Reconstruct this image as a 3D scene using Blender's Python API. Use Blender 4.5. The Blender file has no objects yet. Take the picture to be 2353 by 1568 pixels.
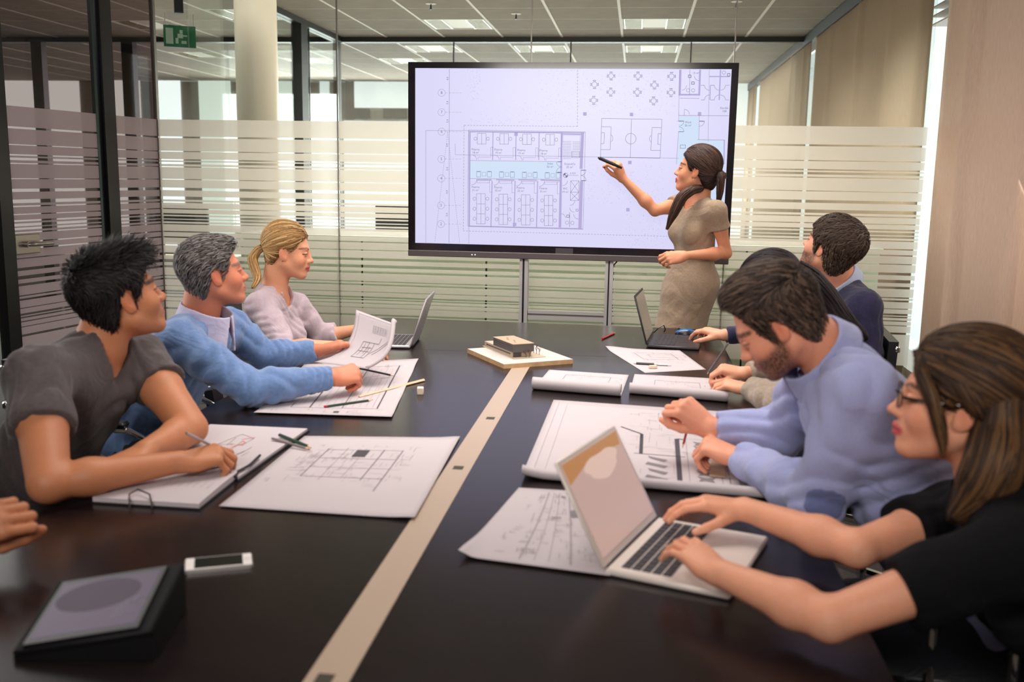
import bpy, math, random
import numpy as np
from mathutils import Vector, Matrix

random.seed(7); RNG = np.random.default_rng(7)
SC = bpy.context.scene
PI = math.pi

# ------------------------------------------------------------------ camera
FPX = 2236.0
AX = np.array([[0.9917827889, 0.1268370476, 0.0167111623],
               [-0.0376038719, 0.1641667006, 0.9857155996],
               [0.1222818401, -0.9782441708, 0.1675872723]])
CAMP = np.array([0.0, 0.0, 1.47])
cam_d = bpy.data.cameras.new('camera')
cam = bpy.data.objects.new('camera', cam_d)
SC.collection.objects.link(cam)
m = Matrix.Identity(4)
for r in range(3):
    for c in range(3):
        m[r][c] = AX[c][r]
    m[r][3] = CAMP[r]
cam.matrix_world = m
cam_d.sensor_width = 36.0
cam_d.lens = FPX / 2353.0 * 36.0
cam_d.clip_start = 0.05
cam_d.dof.use_dof = True
cam_d.dof.focus_distance = 4.7
cam_d.dof.aperture_fstop = 3.2
SC.camera = cam

def P(x, y, Y=None, z=None, X=None):
    """the point of the place seen at photo pixel (x, y) on the plane Y=, z= or X= (metres)"""
    d = AX.T @ np.array([(x - 1176.5) / FPX, -(y - 784.0) / FPX, -1.0])
    t = Y / d[1] if Y is not None else ((z - CAMP[2]) / d[2] if z is not None else X / d[0])
    return CAMP + d * t

# ------------------------------------------------------------------ world and light
W = bpy.data.worlds.new('world'); SC.world = W; W.use_nodes = True
bg = W.node_tree.nodes['Background']
bg.inputs[0].default_value = (0.93, 0.97, 1.0, 1); bg.inputs[1].default_value = 1.7

def area(name, loc, size, power, color=(1, 1, 1), target=None, sy=None):
    l = bpy.data.lights.new(name, 'AREA'); l.energy = power; l.color = color
    l.shape = 'RECTANGLE'; l.size = size; l.size_y = sy or size
    o = bpy.data.objects.new(name, l); SC.collection.objects.link(o); o.location = loc
    t = Vector(target) if target is not None else Vector((loc[0], loc[1], 0))
    o.rotation_euler = (t - Vector(loc)).to_track_quat('-Z', 'Y').to_euler()
    return o
# louvred ceiling luminaires (narrow downward spread), daylight from the window side and the bright office behind
def deg(l, a): l.data.spread = math.radians(a); return l
deg(area('ceiling_light_room', (-0.45, 3.1, 2.86), 1.6, 29, (1.0, 0.93, 0.87), sy=1.6), 105)
deg(area('ceiling_light_room', (-0.4, 4.9, 2.86), 2.0, 30, (1.0, 0.93, 0.87), sy=1.0), 105)
deg(area('window_daylight', (1.52, 3.6, 1.75), 1.8, 18, (1.0, 0.97, 0.95), target=(-1.2, 3.7, 0.95), sy=2.6), 120)
deg(area('corridor_daylight', (-2.75, 3.4, 1.9), 1.8, 17, (1.0, 0.95, 0.93), target=(0.6, 3.4, 1.0), sy=2.4), 120)
deg(area('rear_fill_light', (-0.6, -0.9, 2.42), 2.2, 24, (1.0, 0.94, 0.89), target=(-0.4, 4.6, 1.0), sy=0.5), 90)  # added fill light behind the camera, no window stands there
deg(area('office_light', (-2.0, 8.0, 2.84), 6.0, 140, (1.0, 0.95, 0.88), sy=1.6), 120)
deg(area('office_light', (-0.6, 6.5, 2.84), 3.6, 92, (1.0, 0.97, 0.88), sy=0.7), 95)  # added lamp close to the glass, brightens cupboards and lower stripes
area('office_light', (-2.5, 12.6, 2.84), 8.0, 150, (1.0, 0.96, 0.92), sy=3.0)
area('office_daylight', (-2.5, 15.3, 1.6), 8.0, 425, (1.0, 0.98, 0.96), target=(-2.0, 8.0, 1.7), sy=2.2)
area('floor_bounce', (-2.6, 9.4, 0.9), 6.0, 60, (1.0, 0.93, 0.84), target=(-2.6, 9.4, 3.0), sy=4.0)  # added upward lamp in place of light bounced off the office floor
area('corridor_light', (-5.4, 5.0, 2.84), 2.5, 60, (1.0, 0.94, 0.93), sy=6.0)

SC.view_settings.view_transform = 'Standard'
SC.view_settings.look = 'None'
SC.view_settings.exposure = 0.0
SC.view_settings.gamma = 1.0
SC.view_settings.use_curve_mapping = False
try:
    SC.cycles.max_bounces = 8
    SC.cycles.transparent_max_bounces = 24
    SC.cycles.caustics_reflective = False
    SC.cycles.caustics_refractive = False
    SC.cycles.use_denoising = True
    SC.cycles.sample_clamp_indirect = 6
except Exception:
    pass

# ------------------------------------------------------------------ materials
def s2l(c):
    return tuple((v / 12.92 if v <= 0.04045 else ((v + 0.055) / 1.055) ** 2.4) for v in c)

def rgb(r, g, b):
    return s2l((r / 255., g / 255., b / 255.))

MATS = {}
def mat(name, col=(0.5, 0.5, 0.5), rough=0.6, metal=0.0, spec=0.5, noise=0.0, nscale=20.0, bump=0.0, bscale=200.0,
        attr=False, sss=0.0, sheen=0.0, coat=0.0, emis=0.0, alpha=None, stretch=None, aniso=0.0, wrinkle=0.0):
    if name in MATS:
        return MATS[name]
    m = bpy.data.materials.new(name); m.use_nodes = True; MATS[name] = m
    nt = m.node_tree; N = nt.nodes; L = nt.links
    b = N['Principled BSDF']
    b.inputs['Base Color'].default_value = (*col, 1)
    b.inputs['Roughness'].default_value = rough
    b.inputs['Metallic'].default_value = metal
    b.inputs['Specular IOR Level'].default_value = spec
    if sheen: b.inputs['Sheen Weight'].default_value = sheen
    if coat: b.inputs['Coat Weight'].default_value = coat; b.inputs['Coat Roughness'].default_value = 0.25
    if aniso: b.inputs['Anisotropic'].default_value = aniso
    if sss:
        b.inputs['Subsurface Weight'].default_value = sss
        b.inputs['Subsurface Radius'].default_value = (1.0, 0.35, 0.2)
        b.inputs['Subsurface Scale'].default_value = 0.006
    if emis:
        b.inputs['Emission Color'].default_value = (*col, 1); b.inputs['Emission Strength'].default_value = emis
    src = None
    if attr:
        a = N.new('ShaderNodeAttribute'); a.attribute_name = 'Col'; src = a.outputs['Color']
    tc = N.new('ShaderNodeTexCoord'); mp = N.new('ShaderNodeMapping'); L.new(tc.outputs['Object'], mp.inputs[0])
    if stretch: mp.inputs['Scale'].default_value = stretch
    if noise:
        n = N.new('ShaderNodeTexNoise'); n.inputs['Scale'].default_value = nscale; n.inputs['Detail'].default_value = 4
        L.new(mp.outputs[0], n.inputs['Vector'])
        mr = N.new('ShaderNodeMapRange'); mr.inputs[1].default_value = 0.3; mr.inputs[2].default_value = 0.7
        mr.inputs[3].default_value = 1 - noise; mr.inputs[4].default_value = 1 + noise
        L.new(n.outputs['Fac'], mr.inputs[0])
        mx = N.new('ShaderNodeVectorMath'); mx.operation = 'SCALE'
        if src: L.new(src, mx.inputs[0])
        else: mx.inputs[0].default_value = col
        L.new(mr.outputs[0], mx.inputs['Scale']); src = mx.outputs[0]
    if src: L.new(src, b.inputs['Base Color'])
    if bump:
        n2 = N.new('ShaderNodeTexNoise'); n2.inputs['Scale'].default_value = bscale; n2.inputs['Detail'].default_value = 3
        L.new(mp.outputs[0], n2.inputs['Vector'])
        bp = N.new('ShaderNodeBump'); bp.inputs['Strength'].default_value = bump; bp.inputs['Distance'].default_value = 0.003
        L.new(n2.outputs['Fac'], bp.inputs['Height']); L.new(bp.outputs[0], b.inputs['Normal'])
        if wrinkle:
            n3 = N.new('ShaderNodeTexNoise'); n3.inputs['Scale'].default_value = 9; n3.inputs['Detail'].default_value = 2.5; n3.inputs['Distortion'].default_value = 1.6
            L.new(tc.outputs['Object'], n3.inputs['Vector'])
            b3 = N.new('ShaderNodeBump'); b3.inputs['Strength'].default_value = wrinkle; b3.inputs['Distance'].default_value = 0.03
            L.new(n3.outputs['Fac'], b3.inputs['Height']); L.new(bp.outputs[0], b3.inputs['Normal']); L.new(b3.outputs[0], b.inputs['Normal'])
    return m

def mat_glass(name, tint=(0.93, 0.97, 0.95), refl=1.0, haze=0.0, hazecol=(0.8, 0.78, 0.76)):
    """thin clear pane: lets light straight through, reflects by angle"""
    if name in MATS: return MATS[name]
    m = bpy.data.materials.new(name); m.use_nodes = True; MATS[name] = m
    nt = m.node_tree; N = nt.nodes; L = nt.links; N.clear()
    out = N.new('ShaderNodeOutputMaterial'); tr = N.new('ShaderNodeBsdfTransparent'); gl = N.new('ShaderNodeBsdfGlossy')
    tr.inputs[0].default_value = (*tint, 1); gl.inputs['Roughness'].default_value = 0.02; gl.inputs[0].default_value = (refl, refl, refl, 1)
    lwt = N.new('ShaderNodeLayerWeight'); lwt.inputs[0].default_value = 0.5
    pw = N.new('ShaderNodeMath'); pw.operation = 'POWER'; pw.inputs[1].default_value = 5.0; L.new(lwt.outputs['Facing'], pw.inputs[0])
    fr = N.new('ShaderNodeMath'); fr.operation = 'MULTIPLY_ADD'; fr.inputs[1].default_value = 0.9; fr.inputs[2].default_value = 0.03; L.new(pw.outputs[0], fr.inputs[0])
    mx = N.new('ShaderNodeMixShader'); L.new(fr.outputs[0], mx.inputs[0]); L.new(tr.outputs[0], mx.inputs[1]); L.new(gl.outputs[0], mx.inputs[2])
    last = mx.outputs[0]
    if haze:
        df = N.new('ShaderNodeBsdfDiffuse'); df.inputs[0].default_value = (*hazecol, 1)
        m2 = N.new('ShaderNodeMixShader'); m2.inputs[0].default_value = haze
        L.new(last, m2.inputs[1]); L.new(df.outputs[0], m2.inputs[2]); last = m2.outputs[0]
    L.new(last, out.inputs[0])
    return m

def mat_frost(name, col, clear=0.3, trans=0.5):
    if name in MATS: return MATS[name]
    m = bpy.data.materials.new(name); m.use_nodes = True; MATS[name] = m
    nt = m.node_tree; N = nt.nodes; L = nt.links; N.clear()
    out = N.new('ShaderNodeOutputMaterial'); tr = N.new('ShaderNodeBsdfTransparent')
    df = N.new('ShaderNodeBsdfDiffuse'); tl = N.new('ShaderNodeBsdfTranslucent')
    df.inputs[0].default_value = (*col, 1); tl.inputs[0].default_value = (*col, 1)
    a = N.new('ShaderNodeMixShader'); a.inputs[0].default_value = trans
    L.new(df.outputs[0], a.inputs[1]); L.new(tl.outputs[0], a.inputs[2])
    b = N.new('ShaderNodeMixShader'); b.inputs[0].default_value = clear
    L.new(a.outputs[0], b.inputs[1]); L.new(tr.outputs[0], b.inputs[2]); L.new(b.outputs[0], out.inputs[0])
    return m

# ------------------------------------------------------------------ object helpers
def props(o, label=None, cat=None, group=None, kind=None):
    if label: o['label'] = label
    if cat: o['category'] = cat
    if group: o['group'] = group
    if kind: o['kind'] = kind
    return o

def empty(name, loc=(0, 0, 0), label=None, cat=None, group=None, kind=None, rz=0.0):
    o = bpy.data.objects.new(name, None); SC.collection.objects.link(o)
    o.location = tuple(float(v) for v in loc); o.rotation_euler = (0, 0, rz); o.empty_display_size = 0.05
    return props(o, label, cat, group, kind)

def mk_mesh(name, co, quads=None, tris=None, col=None, smooth=False):
    me = bpy.data.meshes.new(name)
    co = np.asarray(co, np.float32); me.vertices.add(len(co)); me.vertices.foreach_set('co', co.ravel())
    fs = []; st = []; n = 0
    if quads is not None and len(quads):
        q = np.asarray(quads, np.int32); fs.append(q.ravel()); st.append(n + 4 * np.arange(len(q))); n += 4 * len(q)
    if tris is not None and len(tris):
        t = np.asarray(tris, np.int32); fs.append(t.ravel()); st.append(n + 3 * np.arange(len(t))); n += 3 * len(t)
    st = np.concatenate(st).astype(np.int32)
    me.loops.add(n); me.loops.foreach_set('vertex_index', np.concatenate(fs))
    me.polygons.add(len(st)); me.polygons.foreach_set('loop_start', st)
    me.update(calc_edges=True)
    if smooth: me.polygons.foreach_set('use_smooth', np.ones(len(st), bool))
    if col is not None:
        a = me.color_attributes.new('Col', 'FLOAT_COLOR', 'POINT')
        c4 = np.ones((len(co), 4), np.float32); c4[:, :3] = col
        a.data.foreach_set('color', c4.ravel())
    return me

def link(name, me, material, parent=None, world=False):
    """link a mesh; world=True: its coordinates are world ones while the parent sits elsewhere"""
    o = bpy.data.objects.new(name, me); SC.collection.objects.link(o)
    if material is not None and not me.materials: me.materials.append(material)
    if parent is not None:
        o.parent = parent
        if world: o.matrix_parent_inverse = chain(parent).inverted()
    return o

def chain(o):
    M = o.matrix_basis.copy()
    while o.parent is not None:
        M = o.parent.matrix_basis @ o.matrix_parent_inverse @ M
        o = o.parent
    return M

class MB:
    """collects simple solids and builds them as one mesh"""
    def __init__(s): s.v = []; s.f = []; s.n = 0
    def add(s, v, f):
        s.v += [tuple(float(t) for t in p) for p in v]; s.f += [tuple(i + s.n for i in q) for q in f]; s.n = len(s.v); return s
    def box(s, lo, hi, bev=0.0):
        x0, y0, z0 = lo; x1, y1, z1 = hi
        if bev <= 0:
            v = [(x, y, z) for z in (z0, z1) for (x, y) in ((x0, y0), (x1, y0), (x1, y1), (x0, y1))]
            f = [(3, 2, 1, 0), (4, 5, 6, 7), (0, 1, 5, 4), (1, 2, 6, 5), (2, 3, 7, 6), (3, 0, 4, 7)]
            return s.add(v, f)
        b = bev; v = []
        for z, i in ((z0, b), (z0 + b, 0), (z1 - b, 0), (z1, b)):
            v += [(x0 + b, y0 + i, z), (x1 - b, y0 + i, z), (x1 - i, y0 + b, z), (x1 - i, y1 - b, z),
                  (x1 - b, y1 - i, z), (x0 + b, y1 - i, z), (x0 + i, y1 - b, z), (x0 + i, y0 + b, z)]
        f = [tuple(range(7, -1, -1)), tuple(range(24, 32))]
        for k in range(3):
            for j in range(8):
                a = k * 8 + j; c = k * 8 + (j + 1) % 8
                f.append((a, c, c + 8, a + 8))
        return s.add(v, f)
    def tube(s, pts, r, n=8, cap=True):
        pts = [Vector([float(t) for t in p]) for p in pts]; rs = r if isinstance(r, (list, tuple)) else [r] * len(pts)
        v = []; f = []; prev = None
        for i, p in enumerate(pts):
            t = (pts[min(i + 1, len(pts) - 1)] - pts[max(i - 1, 0)]).normalized()
            if prev is None:
                u = t.orthogonal().normalized()
            else:
                u = (prev - t * prev.dot(t)).normalized()
            prev = u; w = t.cross(u)
            for j in range(n):
                a = 2 * PI * (j + .5) / n
                v.append(p + (u * math.cos(a) + w * math.sin(a)) * rs[i])
        for i in range(len(pts) - 1):
            for j in range(n):
                a = i * n + j; b = i * n + (j + 1) % n
                f.append((a, b, b + n, a + n))
        if cap:
            f.append(tuple(range(n - 1, -1, -1))); f.append(tuple(range((len(pts) - 1) * n, len(pts) * n)))
        return s.add(v, f)
    def lathe(s, c, prof, n=24, axis='z'):
        v = []; f = []
        for (r, h) in prof:
            for j in range(n):
                a = 2 * PI * j / n; p = (r * math.cos(a), r * math.sin(a), h)
                if axis == 'y': p = (p[0], p[2], p[1])
                if axis == 'x': p = (p[2], p[0], p[1])
                v.append((c[0] + p[0], c[1] + p[1], c[2] + p[2]))
        for i in range(len(prof) - 1):
            for j in range(n):
                a = i * n + j; b = i * n + (j + 1) % n; f.append((a, b, b + n, a + n))
        f.append(tuple(range(n - 1, -1, -1))); f.append(tuple(range((len(prof) - 1) * n, len(prof) * n)))
        return s.add(v, f)
    def prism(s, poly, z0, z1):
        n = len(poly); v = [(x, y, z0) for x, y in poly] + [(x, y, z1) for x, y in poly]
        f = [tuple(range(n - 1, -1, -1)), tuple(range(n, 2 * n))] + [(i, (i + 1) % n, n + (i + 1) % n, n + i) for i in range(n)]
        return s.add(v, f)
    def quad(s, a, b, c, d): return s.add([a, b, c, d], [(0, 1, 2, 3)])
    def xf(s, M):
        s.v = [tuple(M @ Vector(p)) for p in s.v]; return s
    def build(s, name, material, parent=None, smooth=False, world=False):
        me = bpy.data.meshes.new(name); me.from_pydata(s.v, [], s.f); me.update()
        if smooth:
            me.polygons.foreach_set('use_smooth', np.ones(len(me.polygons), bool))
            if hasattr(me, 'set_sharp_from_angle'): me.set_sharp_from_angle(angle=math.radians(40))
        return link(name, me, material, parent, world)

def text_mesh(body, size, material, parent, M, name='lettering'):
    cu = bpy.data.curves.new(name, 'FONT'); cu.body = body; cu.size = size; cu.align_x = 'CENTER'; cu.align_y = 'CENTER'; cu.resolution_u = 2
    t = bpy.data.objects.new('tmp', cu); SC.collection.objects.link(t)
    dg = bpy.context.evaluated_depsgraph_get(); me = bpy.data.meshes.new_from_object(t.evaluated_get(dg))
    bpy.data.objects.remove(t); me.transform(M); me.materials.clear(); me.name = name
    return me
# ------------------------------------------------------------------ room shell
CEIL = 2.90; GY = 5.80; RX = 1.62; LX = -2.95; FARY = 10.5; ENDY = 15.6
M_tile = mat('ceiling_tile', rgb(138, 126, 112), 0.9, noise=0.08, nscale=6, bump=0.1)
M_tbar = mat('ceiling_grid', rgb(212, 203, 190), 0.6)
M_dark = mat('dark_metal', rgb(42, 40, 42), 0.45, 0.3)
M_black = mat('black_plastic', rgb(20, 19, 22), 0.3)
M_steel = mat('brushed_steel', rgb(178, 170, 162), 0.3, 0.9, bump=0.05)
M_alu = mat('aluminium', rgb(205, 200, 200), 0.38, 0.55)
M_chrome = mat('chrome', rgb(225, 222, 220), 0.08, 1.0)
M_white = mat('white_paint', rgb(226, 221, 214), 0.6)
M_carpet = mat('carpet', rgb(88, 84, 84), 0.95, noise=0.2, nscale=60, bump=0.3)
M_glass = mat_glass('pane_glass')
M_frost = mat_frost('frosted_film', rgb(246, 238, 230), 0.30, 0.55)
M_frost2 = mat_frost('frosted_film_side', rgb(240, 228, 230), 0.26, 0.55)

def struct(o, label=None): return props(o, label, None, None, 'structure')

struct(MB().box((-13.0, -1.5, -0.06), (RX + .35, ENDY + .3, 0)).build('floor', M_carpet), 'dark grey carpeted floor under the meeting table')

# ceiling: tiles one by one beyond the glass wall, grid bars between them
ceil = struct(empty('ceiling', (0, 0, CEIL)), 'suspended ceiling of pale square tiles on a metal grid')
TX0 = -0.212; T = 0.622; TY0 = 8.09
TX0 = -0.215
xs = [TX0 + T * i for i in range(-14, 3)]; xs.append(RX - 0.02)
ys = [8.705 + 0.61 * k for k in range(-5, 12)]
tile_me = None
lum_cells = set()
M_beyond = 0
def cell_of(x, y): return (max(i for i in range(len(xs)) if xs[i] <= x), max(j for j in range(len(ys)) if ys[j] <= y))
lum_pts = [(-1.7, 9.55), (0.1, 9.55), (-1.1, 11.35), (0.1, 11.35), (-3.6, 9.0), (-4.8, 9.6), (-2.9, 7.2), (-5.3, 12.3), (-4.0, 12.5), (-2.9, 12.5), (-2.3, 11.4), (-1.2, 13.8)]
for p in lum_pts: lum_cells.add(cell_of(*p))
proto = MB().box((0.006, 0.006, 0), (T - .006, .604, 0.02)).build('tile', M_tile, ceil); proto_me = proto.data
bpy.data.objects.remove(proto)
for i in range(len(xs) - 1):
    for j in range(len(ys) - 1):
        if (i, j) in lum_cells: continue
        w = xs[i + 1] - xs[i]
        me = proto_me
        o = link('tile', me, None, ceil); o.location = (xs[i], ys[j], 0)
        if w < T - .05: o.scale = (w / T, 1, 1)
g = MB()
for i, x in enumerate(xs[:-1]): g.box((x - .012, ys[0], -.004), (x + .012, ys[-1], 0.012))
for y in ys: g.box((xs[0], y - .004, -.001), (xs[-1], y + .004, 0.008))
g.build('grid_bar', M_tbar, ceil)
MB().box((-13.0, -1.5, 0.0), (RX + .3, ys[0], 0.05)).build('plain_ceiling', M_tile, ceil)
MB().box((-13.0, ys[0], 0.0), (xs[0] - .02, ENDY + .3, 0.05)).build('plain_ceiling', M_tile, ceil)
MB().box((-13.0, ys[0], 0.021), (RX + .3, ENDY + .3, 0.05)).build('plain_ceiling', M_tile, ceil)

M_louvre = mat('louvre_metal', rgb(235, 230, 215), 0.15, 0.8)
M_lampglow = mat('lamp_glow', (1.0, 0.93, 0.8), 0.5, emis=2.2)
M_lampdim = mat('lamp_centre', rgb(222, 214, 200), 0.5)
where = ['between the second and third grid bars above the screen', 'above the right half of the screen', 'beyond the far dark beam, above screen centre',
         'beyond the dark beam, above the right screen corner', 'near the green exit sign', 'seen through the left glass panel', 'near the left door post',
         'deep in the office over the left glazing', 'far back beside the left dark post', 'far back left of the round column', 'just beyond the dark beam left of the screen', 'farthest back in the office']
for k, (px_, py_) in enumerate(lum_pts):
    i, j = cell_of(px_, py_)
    e = empty('ceiling_light', (xs[i], ys[j], CEIL), 'louvred ceiling light ' + where[k], 'ceiling light', 'louvred ceiling lights in the office')
    w = xs[i + 1] - xs[i]
    MB().box((0, 0, 0), (w, .02, .03)).box((0, .59, 0), (w, .61, .03)).box((0, 0, 0), (.02, .61, .03)).box((w - .02, 0, 0), (w, .61, .03)).build('frame', M_lampdim, e)
    MB().box((.2, .02, .005), (w - .2, .59, .02)).build('centre_panel', M_lampdim, e)
    for x0 in (.03, w - .2):
        b = MB()
        for q in range(9): b.box((x0, .03 + q * .065, -.002), (x0 + .17, .036 + q * .065, .03))
        b.box((x0 + .0, .02, -.002), (x0 + .006, .59, .03)).box((x0 + .164, .02, -.002), (x0 + .17, .59, .03))
        b.build('louvre', M_louvre, e)
        MB().box((x0, .02, .034), (x0 + .17, .59, .04)).build('tube_glow', M_lampglow, e)

for k, (px_, py_, YY) in enumerate(((990, 8, 8.5), (1186, 31, 9.0), (1693, 3, 8.4))):
    p = P(px_, py_, z=CEIL)
    e = empty('sprinkler', (p[0], p[1], CEIL), ['ceiling sprinkler with a dark nozzle above the left part of the screen', 'small ceiling sprinkler above the middle of the screen',
              'ceiling sprinkler at the top edge near the hanging rod'][k], 'sprinkler', 'ceiling sprinklers')
    MB().lathe((0, 0, 0), [(.045, -.004), (.045, -.001), (.02, -.008)], 20).build('rosette', M_white, e, True)
    MB().lathe((0, 0, 0), [(.008, -.045), (.006, -.008)], 8).lathe((0, 0, 0), [(.016, -.05), (.016, -.047)], 10).build('nozzle', M_dark, e)

# glass wall behind the screen: panes, frosted stripes, metal joints
gw = struct(empty('wall_back', (0, GY, 0)), 'glass wall with frosted stripes behind the screen')
jx = [LX, P(775, 150, Y=GY)[0], P(1221, 100, Y=GY)[0], P(1689, 100, Y=GY)[0], RX - .03]
for a, b in zip(jx[:-1], jx[1:]):
    MB().box((a + .004, -.006, 0.02), (b - .004, .006, CEIL)).build('pane', M_glass, gw)
for x in jx[1:-1]:
    MB().box((x - .0035, -.008, 0), (x + .0035, .008, CEIL)).build('joint', mat('joint_silicone', rgb(150, 142, 134), 0.35, 0.3), gw)
MB().box((LX - .012, -.014, 0), (LX + .012, .014, CEIL)).build('joint', mat('joint_corner', rgb(120, 112, 106), 0.35, 0.5), gw)
MB().box((LX, -.02, 0), (RX, .02, .05)).build('floor_channel', M_alu, gw)
# stripe edges: clear gaps between the frosted bands, heights from the floor
gap_px = [(148, 160), (247, 253), (303, 312), (322, 337), (352, 358), (438, 443), (497, 515), (557, 578), (592, 600), (638, 644), (672, 682), (692, 708), (715, 728), (740, 747),
          (793, 800), (830, 838), (885, 891), (940, 957), (985, 1005), (1027, 1042), (1093, 1100), (1112, 1123), (1163, 1168), (1195, 1207), (1213, 1222), (1237, 1244), (1267, 1272), (1312, 1325)]
gaps = []
for a, b in gap_px:
    za = P(2090, 280 + a / 2.7036, Y=GY)[2]; zb = P(2090, 280 + b / 2.7036, Y=GY)[2]
    gaps.append((za, zb))
ZTOP = P(2110, 292.6, Y=GY)[2]
bands = []; top = ZTOP
for (a, b) in gaps:
    bands.append((top, a)); top = b
bands.append((top, 0.42))
for k, (t_, b_) in enumerate(bands):
    MB().box((LX + .012, -.0085, b_), (RX - .03, -.0065, t_)).build('frosted_stripe', M_frost, gw)

# left glass wall, door in it
ca = np.array([LX, GY]); cb = np.array([-3.155, 4.60]); dl = (cb - ca) / np.linalg.norm(cb - ca)
def LW(s, z): q = ca + dl * s; return (q[0], q[1], z)
lw = struct(empty('wall_left', (LX, GY, 0), rz=math.atan2(dl[1], dl[0])), 'striped glass wall with a glass door towards the corridor')
def s_of(px, py):
    lo, hi = 0.0, 5.5
    for _ in range(40):
        mid = (lo + hi) / 2; q = ca + dl * mid
        d = AX @ (np.array([q[0], q[1], 1.5]) - CAMP); x = 1176.5 + FPX * d[0] / -d[2]
        if x > px: lo = mid
        else: hi = mid
    return lo
s_post = s_of(262, 400); s_post2 = s_of(238, 400); s_door = s_of(12, 500)
def lwbox(s0, s1, t0, t1, z0, z1, name, m, parent=lw): return MB().box((s0, t0, z0), (s1, t1, z1)).build(name, m, parent)
lwbox(0.012, s_post, -.006, .006, .02, CEIL, 'pane', mat_glass('door_glass', (0.56, 0.52, 0.52)))
lwbox(s_post, s_post2, -.03, .03, 0, CEIL, 'door_post', M_dark)
lwbox(s_post2 - .0, s_post2 + .012, -.035, .035, 0, CEIL, 'door_post', M_black)
dr = struct(empty('door_1', tuple(LW(s_post2 + .012, 0)), rz=math.atan2(dl[1], dl[0])), 'glass door with frosted stripes and a dark closing edge')
DW = s_door - s_post2 - .012
DT = 2.35
MB().box((0.02, -.006, .01), (DW, .006, CEIL - .03)).build('pane', mat_glass('door_glass'), dr)
MB().box((0.02, -.012, .01), (0.04, .012, CEIL - .03)).build('glass_edge', mat('glass_edge_green', rgb(60, 82, 76), 0.2), dr)
MB().box((DW, -.03, 0), (DW + .08, .03, CEIL)).build('closing_edge', M_black, dr)
lwbox(s_door + .09, 5.2, -.006, .006, .02, CEIL, 'pane', M_glass)
lwbox(0, 5.4, -.03, .03, 0, .04, 'floor_channel', M_dark)
for k, (t_, b_) in enumerate(bands):
    MB().box((0.012, .0065, b_), (s_post, .0085, t_)).build('frosted_stripe', M_frost2, lw)
    MB().box((0.04, .0065, b_), (DW, .0085, t_)).build('frosted_stripe', M_frost2, dr)
hp = P(60, 563, Y=4.62); hz = float(hp[2])
hd = MB().box((DW - .17, .008, hz - .05), (DW - .0, .03, hz + .05), .004).build('lock_plate', M_steel, dr)
k_ = MB(); k_.lathe((DW - .06, .03, hz), [(.016, 0), (.016, .03)], 16, 'y').tube([(DW - .06, .055, hz), (DW - .075, .075, hz), (DW - .10, .08, hz), (DW - .2, .08, hz)], .011, 10)
k_.build('door_handle', M_steel, hd, True)
MB().lathe((DW - .125, .03, hz), [(.013, 0), (.013, .006), (.006, .006)], 14, 'y').build('keyhole', M_steel, hd, True)

# right wall: window front with fabric blinds
rw = struct(empty('wall_right', (RX, 0, 0)), 'window front on the right with beige fabric blinds')
def mat_fabric_blind(name, c, tr=0.35):
    m = mat_frost(name, c, 0.0, tr)
    nt = m.node_tree; N = nt.nodes; L = nt.links
    tc = N.new('ShaderNodeTexCoord'); mp = N.new('ShaderNodeMapping'); mp.inputs['Scale'].default_value = (60, 60, 7)
    n = N.new('ShaderNodeTexNoise'); n.inputs['Scale'].default_value = 3; n.inputs['Detail'].default_value = 5
    L.new(tc.outputs['Object'], mp.inputs[0]); L.new(mp.outputs[0], n.inputs['Vector'])
    mr = N.new('ShaderNodeMapRange'); mr.inputs[3].default_value = 0.82; mr.inputs[4].default_value = 1.15
    L.new(n.outputs['Fac'], mr.inputs[0]); sc = N.new('ShaderNodeVectorMath'); sc.operation = 'SCALE'; sc.inputs[0].default_value = c
    L.new(mr.outputs[0], sc.inputs['Scale'])
    for nd in N:
        if nd.type in ('BSDF_DIFFUSE', 'BSDF_TRANSLUCENT'): L.new(sc.outputs[0], nd.inputs[0])
    return m
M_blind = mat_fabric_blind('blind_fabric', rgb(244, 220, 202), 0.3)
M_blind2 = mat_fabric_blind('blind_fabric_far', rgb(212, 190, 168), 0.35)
def blind(y0, y1, z0, z1, m, folds, x=0.0, ang=0.0, seed=1):
    rg = np.random.default_rng(seed); n = 60; ts = np.linspace(0, 1, n); off = np.zeros(n)
    for (c, w, a) in folds: off += a * np.exp(-((ts - c) / w) ** 2)
    off += .002 * np.sin(ts * 40 + seed)
    v = []; f = []
    for zi, z in enumerate((z0, z1)):
        for k in range(n): v.append((x - off[k] * (1.0 if zi == 0 else .55), y0 + (y1 - y0) * ts[k], z))
    f = [(k, k + 1, n + k + 1, n + k) for k in range(n - 1)]
    me = bpy.data.meshes.new('blind_panel'); me.from_pydata(v, [], f); me.update()
    me.polygons.foreach_set('use_smooth', np.ones(len(f), bool))
    o = link('blind_panel', me, m, rw)
    md = o.modifiers.new('thick', 'SOLIDIFY'); md.thickness = .004
    return o
yb = lambda px, py: float(P(px, py, X=RX)[1])
YN = yb(2178, 60)
blind(1.6, YN, .03, CEIL - .08, M_blind, [(.858, .007, -.07), (.885, .02, .04), (.70, .008, -.06), (.55, .02, .04), (.45, .02, .03)], x=0, seed=3)
blind(-1.2, 1.55, .03, CEIL - .08, M_blind, [(.5, .03, .03)], x=-.04, seed=4)
y2 = yb(2128, 250); y3 = yb(1866, 250); y4 = yb(1856, 250); y5 = yb(1744, 250)
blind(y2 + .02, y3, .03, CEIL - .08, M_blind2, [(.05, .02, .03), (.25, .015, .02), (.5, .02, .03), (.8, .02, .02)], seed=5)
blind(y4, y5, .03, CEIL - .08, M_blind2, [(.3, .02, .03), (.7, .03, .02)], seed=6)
blind(y5 + .35, ENDY, .03, CEIL - .08, M_blind2, [(.3, .02, .03)], seed=7)
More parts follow.
